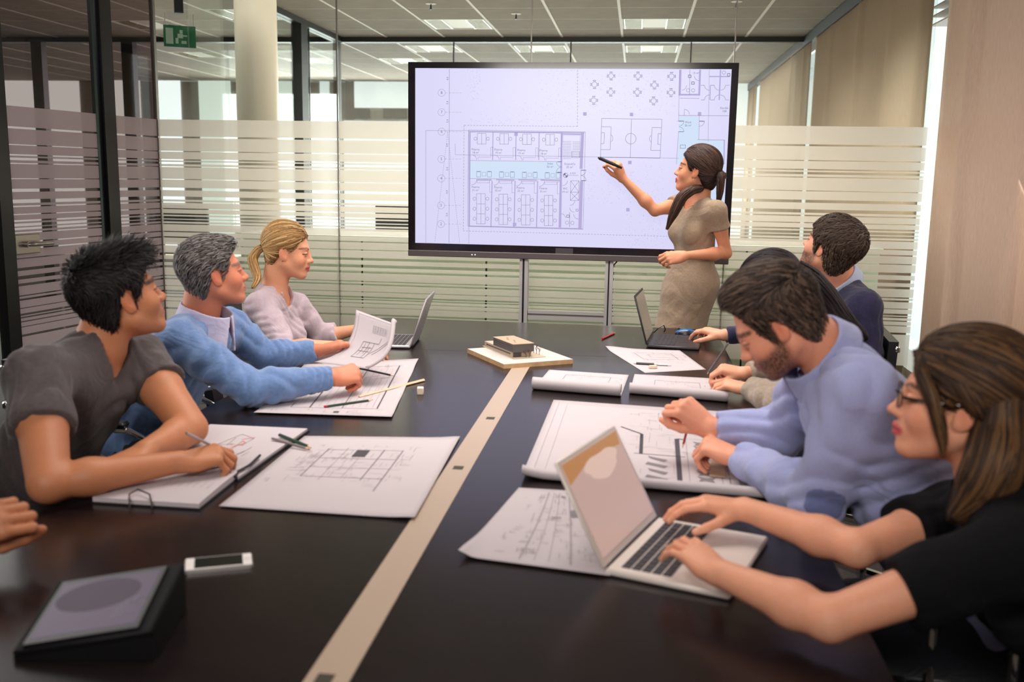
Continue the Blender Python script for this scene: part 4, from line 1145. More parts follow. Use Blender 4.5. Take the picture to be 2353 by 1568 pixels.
d.arc((922, 699), 12, w=.0022, n=18); d.line((934, 699), (990, 699), .0014)
d.fill([(922, 699), (934, 699), (930, 708), (922, 711)]); d.fill([(922, 699), (910, 699), (914, 690), (922, 687)])
d.rect(949, 728, 993, 788); d.line((949, 728), (993, 788)); d.line((993, 728), (949, 788)); d.rect(947, 788, 992, 832); d.line((947, 788), (992, 832)); d.line((992, 788), (947, 832))
d.arc((906, 727), 26, 0, 90); d.arc((945, 832), 26, 0, 90); d.arc((968, 870), 24, 90, 180); d.arc((900, 925), 22, -90, 0); d.line((944, 895), (944, 972), .002); d.rect(977, 878, 988, 889, .002); d.rect(928, 909, 941, 922, .0025)
d.arc((930, 950), 9, n=12); d.arc((958, 951), 9, n=12); d.arc((990, 905), 25, 180, 90)
for (x, y) in ((1163, 173), (1305, 173), (1483, 175), (1075, 218), (1392, 221), (1161, 258), (1302, 259), (1480, 261), (1071, 302), (1388, 305)):
    d.arc((x, y), 14, 22, 382, .0018, 8)
    for (u, v_) in ((0, -20), (0, 20), (-19, 0), (19, 0)):
        if u == 0: d.rect(x - 7, y + v_ - 2, x + 7, y + v_ + 2, .0018)
        else: d.rect(x + u - 2, y - 7, x + u + 2, y + 7, .0018)
d.poly([(1113, 398), (1432, 402), (1422, 608), (1107, 604)], .0018); d.line((1271, 400), (1264, 606), .0018); d.arc((1267, 505), 28, w=.0018, n=24)
d.poly([(1113, 441), (1163, 442), (1158, 563), (1108, 563)], .0018, False); d.poly([(1113, 474), (1128, 474), (1125, 531), (1110, 531)], .0018, False); d.arc((1148, 503), 24, -50, 50)
d.poly([(1431, 447), (1380, 446), (1373, 567), (1424, 567)], .0018, False); d.poly([(1428, 479), (1412, 478), (1410, 535), (1424, 535)], .0018, False); d.arc((1390, 506), 24, 130, 230)
d.poly([(1525, 140), (1520, 410), (1512, 412)], .0014, False); d.line((1520, 465), (1508, 640), .0014); d.line((1527, 290), (1630, 292)); d.line((1522, 382), (1785, 384), .0018); d.line((1683, 140), (1676, 520), .0012); d.line((1580, 140), (1578, 272), .0018)
d.line((1520, 412), (1548, 412), .004); d.line((1520, 468), (1548, 468), .003); d.arc((1522, 412), 26, 0, 90); d.arc((1522, 468), 26, -90, 0); d.line((1630, 412), (1657, 413), .004); d.arc((1630, 412), 27, 0, 90); d.line((1630, 384), (1627, 510), .0014); d.line((1550, 382), (1551, 350)); d.arc((1551, 376), 26, -90, 0)
d.rect(1572, 168, 1586, 181, .003); d.rect(1589, 204, 1603, 217, .003); d.arc((1570, 249), 9); d.arc((1597, 249), 9); d.arc((1536, 222), 26, 0, 90); d.arc((1630, 172), 26, 90, 180); d.arc((1760, 155), 9); d.rect(1779, 160, 1792, 174, .003)
for x in (1683, 1735): d.arc((x, 222), 26, 90, 180); d.arc((x, 300), 26, 180, 270); d.line((x - 26, 222), (x - 45, 222), .002); d.line((x - 26, 300), (x - 45, 300), .002)
d.arc((1742, 222), 26, 0, 90); d.arc((1742, 300), 26, -90, 0); d.line((1768, 222), (1790, 222)); d.line((1768, 300), (1788, 300)); d.line((1620, 510), (1765, 512), .0018); d.rect(1529, 538, 1556, 556, .002)
rg = np.random.default_rng(5)
for (x0, x1, y0, y1, n) in ((400, 480, 140, 300, 60), (780, 1000, 140, 430, 130), (400, 780, 400, 432, 50), (1010, 1500, 150, 380, 260), (1040, 1440, 640, 850, 200), (1240, 1440, 900, 1080, 110), (450, 960, 300, 430, 60)):
    for _ in range(n):
        x, y = rg.uniform(x0, x1), rg.uniform(y0, y1); d.line((x, y), (x + rg.uniform(1, 2.4), y), .0016)
d.m.build('plan_lines', em('screen_ink', (.155, .145, .24)), scr, world=True)['kind'] = 'stuff'
TXT = [(266, 262, '8', .022), (266, 365, '7', .022), (266, 468, '6', .022), (265, 613, '5', .022), (264, 715, '4', .022), (263, 858, '3', .022), (263, 957, '2', .022)]
for (x, y, a, b_) in ((446, 562, 'Pisarna', '18 m²'), (566, 563, 'Pisarna', '19 m²'), (688, 566, 'Pisarna', '19 m²'), (806, 568, 'Pisarna', '18 m²'), (445, 761, 'Pisarna', '31 m²'), (565, 763, 'Pisarna', '32 m²'),
                     (684, 765, 'Pisarna', '32 m²'), (804, 768, 'Pisarna', '31 m²'), (840, 637, 'Sobe', '52 m²'), (944, 639, 'Stopnišče', '25 m²'), (920, 770, 'WC', '19 m²'), (1570, 418, 'Vhod', '26 m²'), (1762, 343, 'Garder', '108')):
    TXT += [(x, y, a, .0155), (x, y + 17, b_, .0155)]
TXT += [(960, 688, '± 0,0', .015), (1612, 158, '15 m²', .015)]
ROT = [(298, 187, '4,9'), (297, 315, '3,4'), (297, 412, '3,4'), (296, 540, '4,9'), (296, 665, '3,4'), (295, 787, '4,9'), (294, 908, '3,4')]
M_ink = MATS['screen_ink']
def join_text(list_, material, parent, world=True, name='lettering'):
    vs = []; fs = []; n = 0
    for (body, size, M) in list_:
        me = text_mesh(body, size, material, None, M)
        for v in me.vertices: vs.append(tuple(v.co))
        for pl in me.polygons: fs.append(tuple(i + n for i in pl.vertices))
        n = len(vs); bpy.data.meshes.remove(me)
    me = bpy.data.meshes.new(name); me.from_pydata(vs, [], fs); me.update()
    return link(name, me, material, parent, world)
R90 = Matrix.Rotation(PI / 2, 4, 'X')
L_ = []
for (x, y, t, sz) in TXT:
    q = d.pt(x, y); L_.append((t, sz, Matrix.Translation((q[0], y_ - .001, q[1])) @ R90))
for (x, y, t) in ROT:
    q = d.pt(x, y); L_.append((t, .016, Matrix.Translation((q[0], y_ - .001, q[1])) @ R90 @ Matrix.Rotation(PI / 2, 4, 'Z')))
join_text(L_, M_ink, scr)['kind'] = 'stuff'

st = empty('screen_stand', ((TVx0 + TVx1) / 2, DY + .12, 0), 'silver double-post stand carrying the big display', 'stand')
def sb(x0, x1, y0, y1, z0, z1, name, m=M_alu, b=0.0): return MB().box((x0, y0, z0), (x1, y1, z1), b).build(name, m, st, world=True)
SY = DY + .075
for (a, b) in ((1192.5, 1199.5), (1204, 1211.8), (1388.6, 1395.5), (1399, 1406.8)):
    xa, xb = P(a, 680, Y=SY)[0], P(b, 680, Y=SY)[0]
    sb(xa, xb, SY, SY + .05, .06, TVz0 + .5, 'post')
for (a, b) in ((1199.5, 1204), (1395.5, 1399)):
    xa, xb = P(a, 680, Y=SY)[0], P(b, 680, Y=SY)[0]; sb(xa, xb, SY + .02, SY + .045, .06, TVz0 + .5, 'post_channel', M_dark)
xa, xb = P(1211.8, 720, Y=SY)[0], P(1388.6, 720, Y=SY)[0]
for (ya, yb_) in ((717, 724), (728, 737)):
    za, zb_ = P(1300, ya, Y=SY)[2], P(1300, yb_, Y=SY)[2]; sb(xa, xb, SY + .01, SY + .045, zb_, za, 'cross_rail')
za, zb_ = P(1300, 724, Y=SY)[2], P(1300, 728, Y=SY)[2]; sb(xa, xb, SY + .025, SY + .04, zb_, za, 'cross_rail', mat('rail_grey', rgb(120, 112, 110), .4, .4))
for a in (1202, 1398):
    x = P(a, 720, Y=SY)[0]; MB().box((x - .035, DY - .30, .05), (x + .035, SY + .28, .09), .006).build('foot', M_alu, st, world=True)
    for yy in (DY - .25, SY + .23):
        MB().lathe((x, yy, .027), [(.026, -.012), (.027, 0), (.026, .012)], 14, 'x').build('castor', M_black, st, world=True)
c_ = P(1407, 612, Y=SY); MB().tube([P(1418, 601, Y=SY + .03), P(1408, 612, Y=SY + .03), P(1406, 640, Y=SY + .03), P(1404, 700, Y=SY + .03), (c_[0], SY + .03, .1)], .004, 6).build('cable', M_black, st, True, world=True)

# ------------------------------------------------------------------ sheets of paper and drawings
M_paper = mat('paper', rgb(184, 174, 177), 0.85, noise=.015, nscale=5)
M_ink2 = mat('print_grey', rgb(120, 112, 116), .8); M_inkd = mat('print_dark', rgb(62, 58, 64), .8); M_inkl = mat('print_light', rgb(150, 140, 145), .8); M_inkr = mat('marker_orange', rgb(224, 120, 96), .8)
class Sheet:
    """c: near-left, near-right, far-right, far-left corners (xy); z: height function of (u, v)"""
    def __init__(s, label, c, zf=None, curl=None, z0=TZ + .0012, group=None, nu=24, nv=16, name='paper_sheet', cat='paper'):
        s.c = [np.asarray(k, float)[:2] for k in c]; s.zf = zf or (lambda u, v: 0 * u); s.z0 = z0
        cen = sum(s.c) / 4; s.e = empty(name, (cen[0], cen[1], TZ), label, cat, group)
        us = np.linspace(0, 1, nu); vs = np.linspace(0, 1, nv)
        rows = [s.pt(us, np.full(nu, v)) for v in vs]
        if curl:
            R, ang = curl; ext = []
            nd = (s.pt(us, us * 0) - s.pt(us, us * 0 + .05)); nd[:, 2] = 0; nd /= np.linalg.norm(nd, axis=1)[:, None]
            for k in range(1, 15):
                a = ang * k / 14; r_ = R * (1 - .25 * k / 14); q = rows[0] + nd * (R * math.sin(a) if a < PI else R * math.sin(a) * .8) ; q = q.copy(); q[:, 2] += R - r_ * math.cos(a) - (R - r_) * .5; ext.append(q)
            rows = ext[::-1] + rows
        v_ = np.concatenate(rows); m = len(rows)
        i = np.arange(m - 1)[:, None] * nu + np.arange(nu - 1)[None]
        q = np.stack([i, i + 1, i + 1 + nu, i + nu], -1).reshape(-1, 4)
        me = mk_mesh('sheet', v_, q, None, None, True); o = link('sheet', me, M_paper, s.e, True)
        md = o.modifiers.new('t', 'SOLIDIFY'); md.thickness = .0006; md.offset = -1
        s.sheet = o; s.L = {}
    def pt(s, u, v):
        u = np.atleast_1d(np.asarray(u, float)); v = np.atleast_1d(np.asarray(v, float)); a, b, c, d_ = s.c
        xy = (a * ((1 - u) * (1 - v))[:, None] + b * (u * (1 - v))[:, None] + c * (u * v)[:, None] + d_ * ((1 - u) * v)[:, None])
        return np.column_stack([xy, s.z0 + s.zf(u, v)])
    def line(s, a, b, w=.002, m=None, h=.0007):
        m = m or M_ink2; mb = s.L.setdefault(m.name, (MB(), m))[0]
        n = max(1, int(math.hypot(b[0] - a[0], b[1] - a[1]) * 12)); t = np.linspace(0, 1, n + 1)
        c = s.pt(a[0] + (b[0] - a[0]) * t, a[1] + (b[1] - a[1]) * t); c[:, 2] += h
        d_ = c[-1] - c[0]; nn = np.array([-d_[1], d_[0], 0]); nn = nn / (np.linalg.norm(nn) + 1e-9) * w / 2
        for k in range(n): mb.quad(c[k] - nn, c[k + 1] - nn, c[k + 1] + nn, c[k] + nn)
    def rect(s, x0, y0, x1, y1, w=.002, m=None):
        for a, b in (((x0, y0), (x1, y0)), ((x1, y0), (x1, y1)), ((x1, y1), (x0, y1)), ((x0, y1), (x0, y0))): s.line(a, b, w, m)
    def fill(s, pts, m=None):
        m = m or M_inkd; mb = s.L.setdefault(m.name, (MB(), m))[0]; q = [s.pt(*p)[0] + V(0, 0, .0008) for p in pts]; mb.add(q, [tuple(range(len(q)))])
    def scrib(s, x0, y0, x1, y1, n, seed, m=None, w=.0012):
        rg = np.random.default_rng(seed)
        for _ in range(n):
            x, y = rg.uniform(x0, x1), rg.uniform(y0, y1); l = rg.uniform(.015, .08)
            if rg.random() < .5: s.line((x, y), (min(x + l, x1), y), w, m or M_inkl)
            else: s.line((x, y), (x, min(y + l, y1)), w, m or M_inkl)
    def done(s):
        for k, (mb, m) in s.L.items(): mb.build('printed_lines', m, s.e, world=True)['kind'] = 'stuff'
        return s.e
def T(x, y): return P(x, y, z=TZ)

# sheet 1: large plan left of the metal strip
s = Sheet('large white plan sheet with a small dark square, left of the metal strip', (T(503, 1167), T(953, 1197), T(1057, 1007), T(700, 1003)), lambda u, v: .004 * np.exp(-((u - 1) / .1) ** 2) + .003 * (1 - v) ** 4)
def plan(s, x0, y0, x1, y1, seed, cols=4, rows=3):
    rg = np.random.default_rng(seed)
    for i in range(cols + 1): x = x0 + (x1 - x0) * i / cols; s.line((x, y0 - .06 * rg.random() - (.1 if i == cols else 0)), (x, y1 + .06 * rg.random()), .003 if i in (0, 3, cols) else .0016, M_ink2 if i in (0, 3, cols) else M_inkl)
    for j in range(rows + 1): y = y0 + (y1 - y0) * j / rows; s.line((x0, y), (x1, y), .002, M_ink2 if j % 2 == 0 else M_inkl)
    s.scrib(x0 - .08, y0 - .1, x1 + .1, y1 + .08, 110, seed)
plan(s, .24, .40, .70, .78, 3); s.fill([(.42, .68), (.50, .68), (.50, .78), (.42, .78)]); s.scrib(.12, .45, .24, .75, 40, 8); s.scrib(.06, .30, .09, .36, 8, 9); s.done()

# sketchbook: two open halves with black cover, ribbon, orange marks
nb = empty('sketchbook', (-1.05, 2.3, TZ), 'open sketchbook with black cover and elastic under the pencil hand', 'notebook')
M_cov = mat('book_cover', rgb(24, 20, 24), .5)
b1 = [T(209, 1158), T(458, 1174), T(597, 1062), T(395, 1052)]
b2 = [T(395, 1052), T(548, 1107), T(710, 992), T(482, 982)]
def page(c, z0, z1, shrink, name, m, arch=0):
    cen = sum(np.asarray(k)[:2] for k in c) / 4; n = 9; v = []; f = []
    us = np.linspace(0, 1, n)
    C = [cen + (np.asarray(k)[:2] - cen) * (1 - shrink) for k in c]
    for z, top in ((z0, 0), (z1, 1)):
        for vv in us:
            for u in us:
                xy = C[0] * (1 - u) * (1 - vv) + C[1] * u * (1 - vv) + C[2] * u * vv + C[3] * (1 - u) * vv
                v.append((xy[0], xy[1], z + (arch * math.sin(PI * min(vv * 1.0, 1)) if top else 0)))
    g_ = lambda l, i, j: l * n * n + i * n + j
    for i in range(n - 1):
        for j in range(n - 1):
            f.append((g_(1, i, j), g_(1, i, j + 1), g_(1, i + 1, j + 1), g_(1, i + 1, j))); f.append((g_(0, i, j), g_(0, i + 1, j), g_(0, i + 1, j + 1), g_(0, i, j + 1)))
    for k in range(n - 1):
        f += [(g_(0, 0, k), g_(0, 0, k + 1), g_(1, 0, k + 1), g_(1, 0, k)), (g_(0, n - 1, k + 1), g_(0, n - 1, k), g_(1, n - 1, k), g_(1, n - 1, k + 1)),
              (g_(0, k + 1, 0), g_(0, k, 0), g_(1, k, 0), g_(1, k + 1, 0)), (g_(0, k, n - 1), g_(0, k + 1, n - 1), g_(1, k + 1, n - 1), g_(1, k, n - 1))]
    return MB().add(v, f).build(name, m, nb, world=True)
page(b1, TZ, TZ + .004, 0, 'cover', M_cov); page(b2, TZ, TZ + .004, -.01, 'cover', M_cov)
page(b1, TZ + .004, TZ + .014, .02, 'page_block', M_paper, .004); page(b2, TZ + .004, TZ + .010, .02, 'page_block', M_paper, .0)
MB().tube([T(300, 1172) + V(0, -.004, .004), T(298, 1160) + V(0, 0, .024), T(318, 1150) + V(0, 0, .026), T(345, 1160) + V(0, 0, .024), T(352, 1172) + V(0, -.004, .006)], .0018, 6).build('elastic_band', M_cov, nb, True, world=True)
MB().tube([T(540, 1108) + V(0, 0, .012), T(548, 1098) + V(0, 0, .016), T(575, 1085) + V(0, 0, .018), T(598, 1064) + V(0, 0, .020)], .0035, 6).build('ribbon', M_cov, nb, True, world=True)
sl = MB(); rg = np.random.default_rng(2)
def on(c, u, v, z): C = [np.asarray(k)[:2] for k in c]; xy = C[0] * (1 - u) * (1 - v) + C[1] * u * (1 - v) + C[2] * u * v + C[3] * (1 - u) * v; return V(xy[0], xy[1], z)
def strip(mb, a, b, w):
    d_ = b - a; n_ = V(-d_[1], d_[0], 0); n_ = n_ / (np.linalg.norm(n_) + 1e-9) * w / 2; mb.quad(a - n_, b - n_, b + n_, a + n_)
for k in range(7):
    u = .48 + .07 * k
    for j in range(3):
        v0 = .25 + .2 * j + rg.uniform(0, .03); z = TZ + .0145 + .004 * math.sin(PI * (v0 + .07)); strip(sl, on(b1, u, v0, z), on(b1, u, v0 + .12, z), .0012)
sl.build('handwriting', M_inkl, nb, world=True)['kind'] = 'stuff'
dk = MB(); og = MB(); zp = TZ + .0107
for (a, b) in (((.35, .45), (.6, .5)), ((.6, .5), (.62, .68)), ((.62, .68), (.45, .75)), ((.45, .75), (.4, .6)), ((.4, .6), (.35, .45)), ((.5, .3), (.7, .34)), ((.3, .4), (.5, .3)), ((.55, .4), (.55, .6)), ((.45, .45), (.44, .65)), ((.7, .34), (.72, .5)), ((.66, .2), (.7, .4)), ((.72, .18), (.76, .4))):
    strip(dk, on(b2, *a, zp), on(b2, *b, zp), .0016)
for (a, b) in (((.52, .42), (.60, .56)), ((.60, .56), (.55, .60)), ((.52, .62), (.62, .70)), ((.46, .5), (.5, .5)), ((.58, .5), (.62, .5))): strip(og, on(b2, *a, zp + .0002), on(b2, *b, zp + .0002), .003)
dk.build('sketch_lines', M_ink2, nb, world=True)['kind'] = 'stuff'; og.build('marker_lines', M_inkr, nb, world=True)['kind'] = 'stuff'

# sheet 2: plans before the man in the blue sweater
s = Sheet('wide plan sheet under the hands of the man in the blue sweater', (T(583, 953), T(900, 963), T(962, 825), T(700, 838)), lambda u, v: .006 * np.exp(-(v / .05) ** 2) + .004 * np.exp(-((u - 1) / .05) ** 2) * np.sin(v * 9) ** 2)
for x in (.36, .60, .86): s.line((x, .12), (x, .86), .0045, M_inkd if x != .6 else M_ink2)
s.line((.22, .12), (.86, .12), .0025); s.line((.40, .86), (.88, .86), .002); s.line((.22, .12), (.22, .2), .003)
for k in range(9): s.line((.42 + .05 * k, .14), (.42 + .05 * k, .8), .0012, M_inkl)
for k in range(8): s.line((.08 + .03 * k, .18), (.08 + .03 * k, .5), .001, M_inkl)
s.scrib(.36, .1, .9, .9, 90, 4); s.scrib(.1, .02, .8, .1, 40, 5); s.line((.68, .66), (.74, .67), .004, M_inkr); s.fill([(.56, .04), (.60, .04), (.60, .07), (.56, .07)]); s.done()
# sheet 4: under the big one, pale, in front of the silver laptop
s = Sheet('white plan sheet with a grey stamp, lying left of the white laptop', (T(1053, 1283), T(1402, 1329), T(1330, 1130), T(1192, 1122)), lambda u, v: .012 * np.exp(-((u) / .06) ** 2) * np.exp(-(v / .2) ** 2) + .004 * (1 - v) ** 3)
for k in range(3): s.line((.40 + .1 * k, .05), (.52 + .08 * k, .95), .003 if k == 0 else .0015, M_inkl)
s.line((.75, .05), (.82, .9), .004, M_inkl); s.scrib(.2, .1, .95, .95, 120, 21, w=.0016); s.fill([(.80, .62), (.88, .62), (.86, .72), (.80, .7)], M_ink2)
for (u, v) in ((.35, .12), (.55, .55), (.62, .85)): s.scrib(u, v, u + .15, v + .06, 22, int(u * 100), M_ink2)
s.done()
# sheet 3: the large site plan with a rolled near edge
s = Sheet('biggest plan sheet with grey blocks and thick black line, before the man in blue shirt', (T(1200, 1100), T(1790, 1150), T(1720, 952), T(1272, 921)), lambda u, v: .008 * np.exp(-(u / .05) ** 2) * (1 - v), curl=(.014, 4.2), z0=TZ + .003)
s.line((.035, .0), (.035, .97), .0012, M_inkl); s.line((.08, .05), (.08, .93), .001, M_inkl); s.line((.04, .95), (.96, .95), .001, M_inkl)
s.line((.37, .66), (.47, .58), .006, M_inkd); s.line((.47, .58), (.47, .34), .010, M_inkd); s.line((.44, .34), (.66, .34), .003, M_inkd); s.line((.63, .55), (.63, .05), .013, M_inkd); s.line((.63, .55), (.66, .55), .006, M_inkd)
for k in range(4): s.fill([(.49 + .02 * (k % 2), .10 + .065 * k), (.57, .07 + .065 * k), (.585, .095 + .065 * k), (.50, .125 + .065 * k)], M_ink2)
for k in range(9):
    y0 = .04 + .055 * k; pts = [(.705, y0), (.73, y0 + .012), (.77, y0), (.762, y0 + .025), (.775, y0 + .05), (.74, y0 + .04), (.70, y0 + .05), (.715, y0 + .025)]
    if k not in (4,): s.fill(pts, M_ink2)
for k in range(7): s.line((.83, .02 + .08 * k), (.83, .08 + .08 * k), .002, M_inkd)
s.line((.80, .0), (.80, .6), .0012); s.fill([(.865, .0), (.895, .0), (.885, .42), (.86, .42)], M_ink2); s.line((.47, .02), (.79, .03), .003); s.rect(.67, .03, .80, .56, .0012); s.scrib(.4, .1, .62, .9, 60, 31); s.scrib(.66, .6, .98, .9, 20, 32); s.done()
# sheets with rolled edges in the middle
s = Sheet('short plan sheet with rolled front edge, first from the metal strip', (T(1224, 895), T(1427, 912), T(1445, 863), T(1262, 851)), curl=(.024, 5.4), z0=TZ + .002)
s.rect(.25, .35, .80, .8, .0018, M_ink2); s.scrib(.2, .3, .95, .9, 50, 41); s.done()
s = Sheet('rolled plan sheet under the writing hand of the woman in the beige sweater', (T(1446, 905), T(1672, 925), T(1655, 872), T(1458, 861)), curl=(.021, 5.0), z0=TZ + .002)
s.rect(.25, .3, .75, .72, .0018, M_ink2); s.scrib(.1, .2, .95, .95, 90, 43); s.done()
s = Sheet('white plan sheet with a black pen on it, before the black laptop', (T(1482, 858), T(1622, 850), T(1562, 806), T(1391, 801)), lambda u, v: .01 * np.exp(-((1 - v) / .08) ** 2) * np.exp(-(u / .3) ** 2))
s.rect(.3, .5, .8, .8, .0016, M_ink2); s.rect(.45, .6, .95, .72, .0014, M_ink2); s.scrib(.25, .3, .95, .9, 60, 44); s.done()
s = Sheet('brown card lying under the sleeve of the man in the blue shirt', (T(1630, 1100), T(1668, 1104), T(1668, 1060), T(1635, 1050)), z0=TZ + .0065, name='card', cat='card'); s.sheet.data.materials.clear(); s.sheet.data.materials.append(mat('kraft_card', rgb(176, 146, 122), .8)); s.done()
# sheet held by the man in the blue sweater: stands up between his hands, right edge rolled back
def held():
    e = empty('paper_sheet', (-1.1, 3.5, .8), 'curved plan sheet held up between both hands of the man in the blue sweater', 'paper')
    c = dict(bl=P(722, 832, Y=3.42), br=P(845, 848, Y=3.24), tr=P(908, 745, Y=3.38), tl=P(818, 712, Y=3.62))
    nu, nv = 22, 16; V_ = []
    def pt(u, v):
        p = c['bl'] * (1 - u) * (1 - v) + c['br'] * u * (1 - v) + c['tr'] * u * v + c['tl'] * (1 - u) * v
        p = p + V(.045, -.02, -.035) * math.sin(PI * v) * (1 - .4 * u) * 1.0
        return p
    for j in range(nv):
        v = j / (nv - 1)
        for i in range(nu): V_.append(pt(i / (nu - 1) * 1.0, v))
        # rolled right edge
    i = np.arange(nv - 1)[:, None] * nu + np.arange(nu - 1)[None]
    me = mk_mesh('sheet', V_, np.stack([i, i + 1, i + 1 + nu, i + nu], -1).reshape(-1, 4), None, None, True)
    o = link('sheet', me, M_paper, e, True); md = o.modifiers.new('t', 'SOLIDIFY'); md.thickness = .0006
    r = []
    ax = nrm(pt(1, 1) - pt(1, 0)); sd = nrm(pt(1, .5) - pt(.8, .5)); nn = nrm(np.cross(sd, ax))
    if nn[1] > 0: nn = -nn
    rr = .008; m_ = 14; R_ = []
    for j in range(nv + 1):
        v = j / (nv - 1); b0 = pt(1, min(v, 1)) + (ax * .01 if j == nv else 0)
        for k in range(m_): a = -PI / 2 + 2 * PI * k / m_ * .8; q = rr * (.7 + .5 * v); R_.append(b0 + nn * q + (sd * math.cos(a) + nn * math.sin(a)) * q)
    i = np.arange(nv)[:, None] * m_ + np.arange(m_ - 1)[None]
    me = mk_mesh('rolled_edge', R_, np.stack([i, i + 1, i + 1 + m_, i + m_], -1).reshape(-1, 4), None, None, True)
    o = link('rolled_edge', me, M_paper, e, True); md = o.modifiers.new('t', 'SOLIDIFY'); md.thickness = .0006
    mb = MB()
    def ln(a, b, w=.0022):
        n = 5; q = [pt(a[0] + (b[0] - a[0]) * t / n, a[1] + (b[1] - a[1]) * t / n) + nn * .0012 for t in range(n + 1)]
        w_ = nrm(np.cross(q[-1] - q[0], nn)) * w / 2
        for k in range(n): mb.quad(q[k] - w_, q[k + 1] - w_, q[k + 1] + w_, q[k] + w_)
    ln((.10, .15), (.10, .98), .001); ln((.1, .97), (.98, .97), .001)
    for (a, b) in (((.35, .3), (.35, .62)), ((.35, .62), (.62, .62)), ((.62, .62), (.62, .3)), ((.62, .3), (.35, .3)), ((.42, .35), (.42, .6)), ((.5, .4), (.5, .62)), ((.55, .3), (.55, .55)), ((.62, .62), (.72, .62)), ((.72, .62), (.74, .72)), ((.35, .45), (.6, .45)), ((.62, .4), (.9, .7)), ((.7, .4), (.9, .66)), ((.38, .52), (.6, .53))): ln(a, b)
    for k in range(6): ln((.5 + .06 * k, .78), (.5 + .06 * k, .88), .001); ln((.5, .77 + .02 * k), (.85, .77 + .02 * k), .0008)
    mb.build('printed_lines', M_ink2, e, world=True)['kind'] = 'stuff'
held()

# ------------------------------------------------------------------ pens and small things
def stick(name, label, cat, a, b, parts, group=None, n=6):
    """parts: (t0, t1, r0, r1, name, material)"""
    a = np.asarray(a, float); b = np.asarray(b, float); e = empty(name, a, label, cat, group)
    for (t0, t1, r0, r1, nm, m) in parts: MB().tube([a + (b - a) * t0, a + (b - a) * t1], [r0, r1], n).build(nm, m, e, n > 6, world=True)
    return e
c_green = mat('pencil_green', rgb(30, 62, 44), .4); c_red = mat('pencil_red', rgb(176, 30, 38), .35); c_wood = mat('pencil_wood', rgb(214, 176, 140), .7); c_lead = mat('lead', rgb(40, 38, 40), .4); c_blk = mat('pencil_black', rgb(44, 38, 40), .4); c_sil = mat('pen_silver', rgb(168, 160, 162), .3, .6)
def pencil(label, a, b, body, end=None, group='pencils lying on or held over the plans', r=.0036):
    return stick('pencil', label, 'pencil', a, b, [(0, .06, r, r, 'end_cap', end or body), (.06, .90, r, r, 'shaft', body), (.90, .975, r, .0013, 'sharpened_wood', c_wood), (.975, 1, .0013, .0003, 'lead_tip', c_lead)], group)
zt_ = TZ + .0055
def TT(x, y, z=zt_): return P(x, y, z=z)
stick('ruler_stick', 'flat wooden stick with a slanted end lying across the plan edge', 'stick', TT(825, 912, TZ + .004), TT(974, 874, TZ + .004), [(0, 1, .0045, .006, 'shaft', mat('pale_wood', rgb(216, 184, 152), .7))], n=4)
pencil('dark green pencil lying before the blue sweater man beside the wooden stick', TT(745, 935), TT(857, 919), c_green, c_red)
pencil('thick dark green pencil lying on the sketchbook next to a silver one', TT(642, 1000, TZ + .018), TT(716, 1030, TZ + .008), c_green, r=.0048)
pencil('silver pencil crossing under the thick green pencil on the sketchbook', TT(625, 1008, TZ + .016), TT(712, 1033, TZ + .007), c_sil)
pencil('short red pencil lying alone near the black laptop', TT(1384, 779, TZ + .004), TT(1414, 765, TZ + .004), c_red, r=.0045)
pn = stick('pen', 'black and silver ballpoint pen lying on the white sheet before the black laptop', 'pen', TT(1455, 835), TT(1543, 840), [(0, .08, .0015, .003, 'tip', c_sil), (.08, .55, .0055, .0055, 'barrel', c_blk), (.55, .9, .0048, .004, 'clip_end', c_sil), (.9, 1, .002, .002, 'button', c_sil)], n=10)
e = empty('eraser', T(966, 906), 'small white cube eraser on the table beside the wooden stick', 'eraser', rz=.2); MB().box((-.011, -.013, 0), (.011, .013, .024), .002).build('block', mat('eraser_white', rgb(228, 210, 190), .8), e, True)
e = empty('eraser', T(1500, 848), 'small cream eraser on the sheet below the black pen', 'eraser', rz=.3); MB().box((-.016, -.008, .002), (.016, .008, .014), .002).build('block', mat('eraser_cream', rgb(226, 200, 174), .8), e, True)

# smartphone
p1, p2 = T(425, 1316), T(583, 1302); cen = (T(420, 1300) + T(585, 1300)) / 2; ang = math.atan2(p2[1] - p1[1], p2[0] - p1[0])
ph = empty('smartphone', (T(503, 1300)[0], T(503, 1300)[1], TZ), 'white smartphone lying face up beside the tablet', 'phone', rz=ang + .02)
MB().box((-.0625, -.03, 0), (.0625, .03, .0065), .006).build('body', mat('phone_silver', rgb(198, 192, 188), .3, .6), ph, True)
MB().box((-.0605, -.0285, .0065), (.0605, .0285, .0085), .001).build('front', mat('phone_white', rgb(240, 234, 232), .2), ph)
MB().box((-.044, -.0255, .0085), (.044, .0255, .0088)).build('display', mat('phone_glass', rgb(22, 24, 24), .05, spec=.8), ph)
MB().lathe((.052, 0, .0085), [(.0055, .0002), (.0055, .0004)], 20).build('home_button', mat('phone_ring', rgb(205, 200, 198), .3), ph)

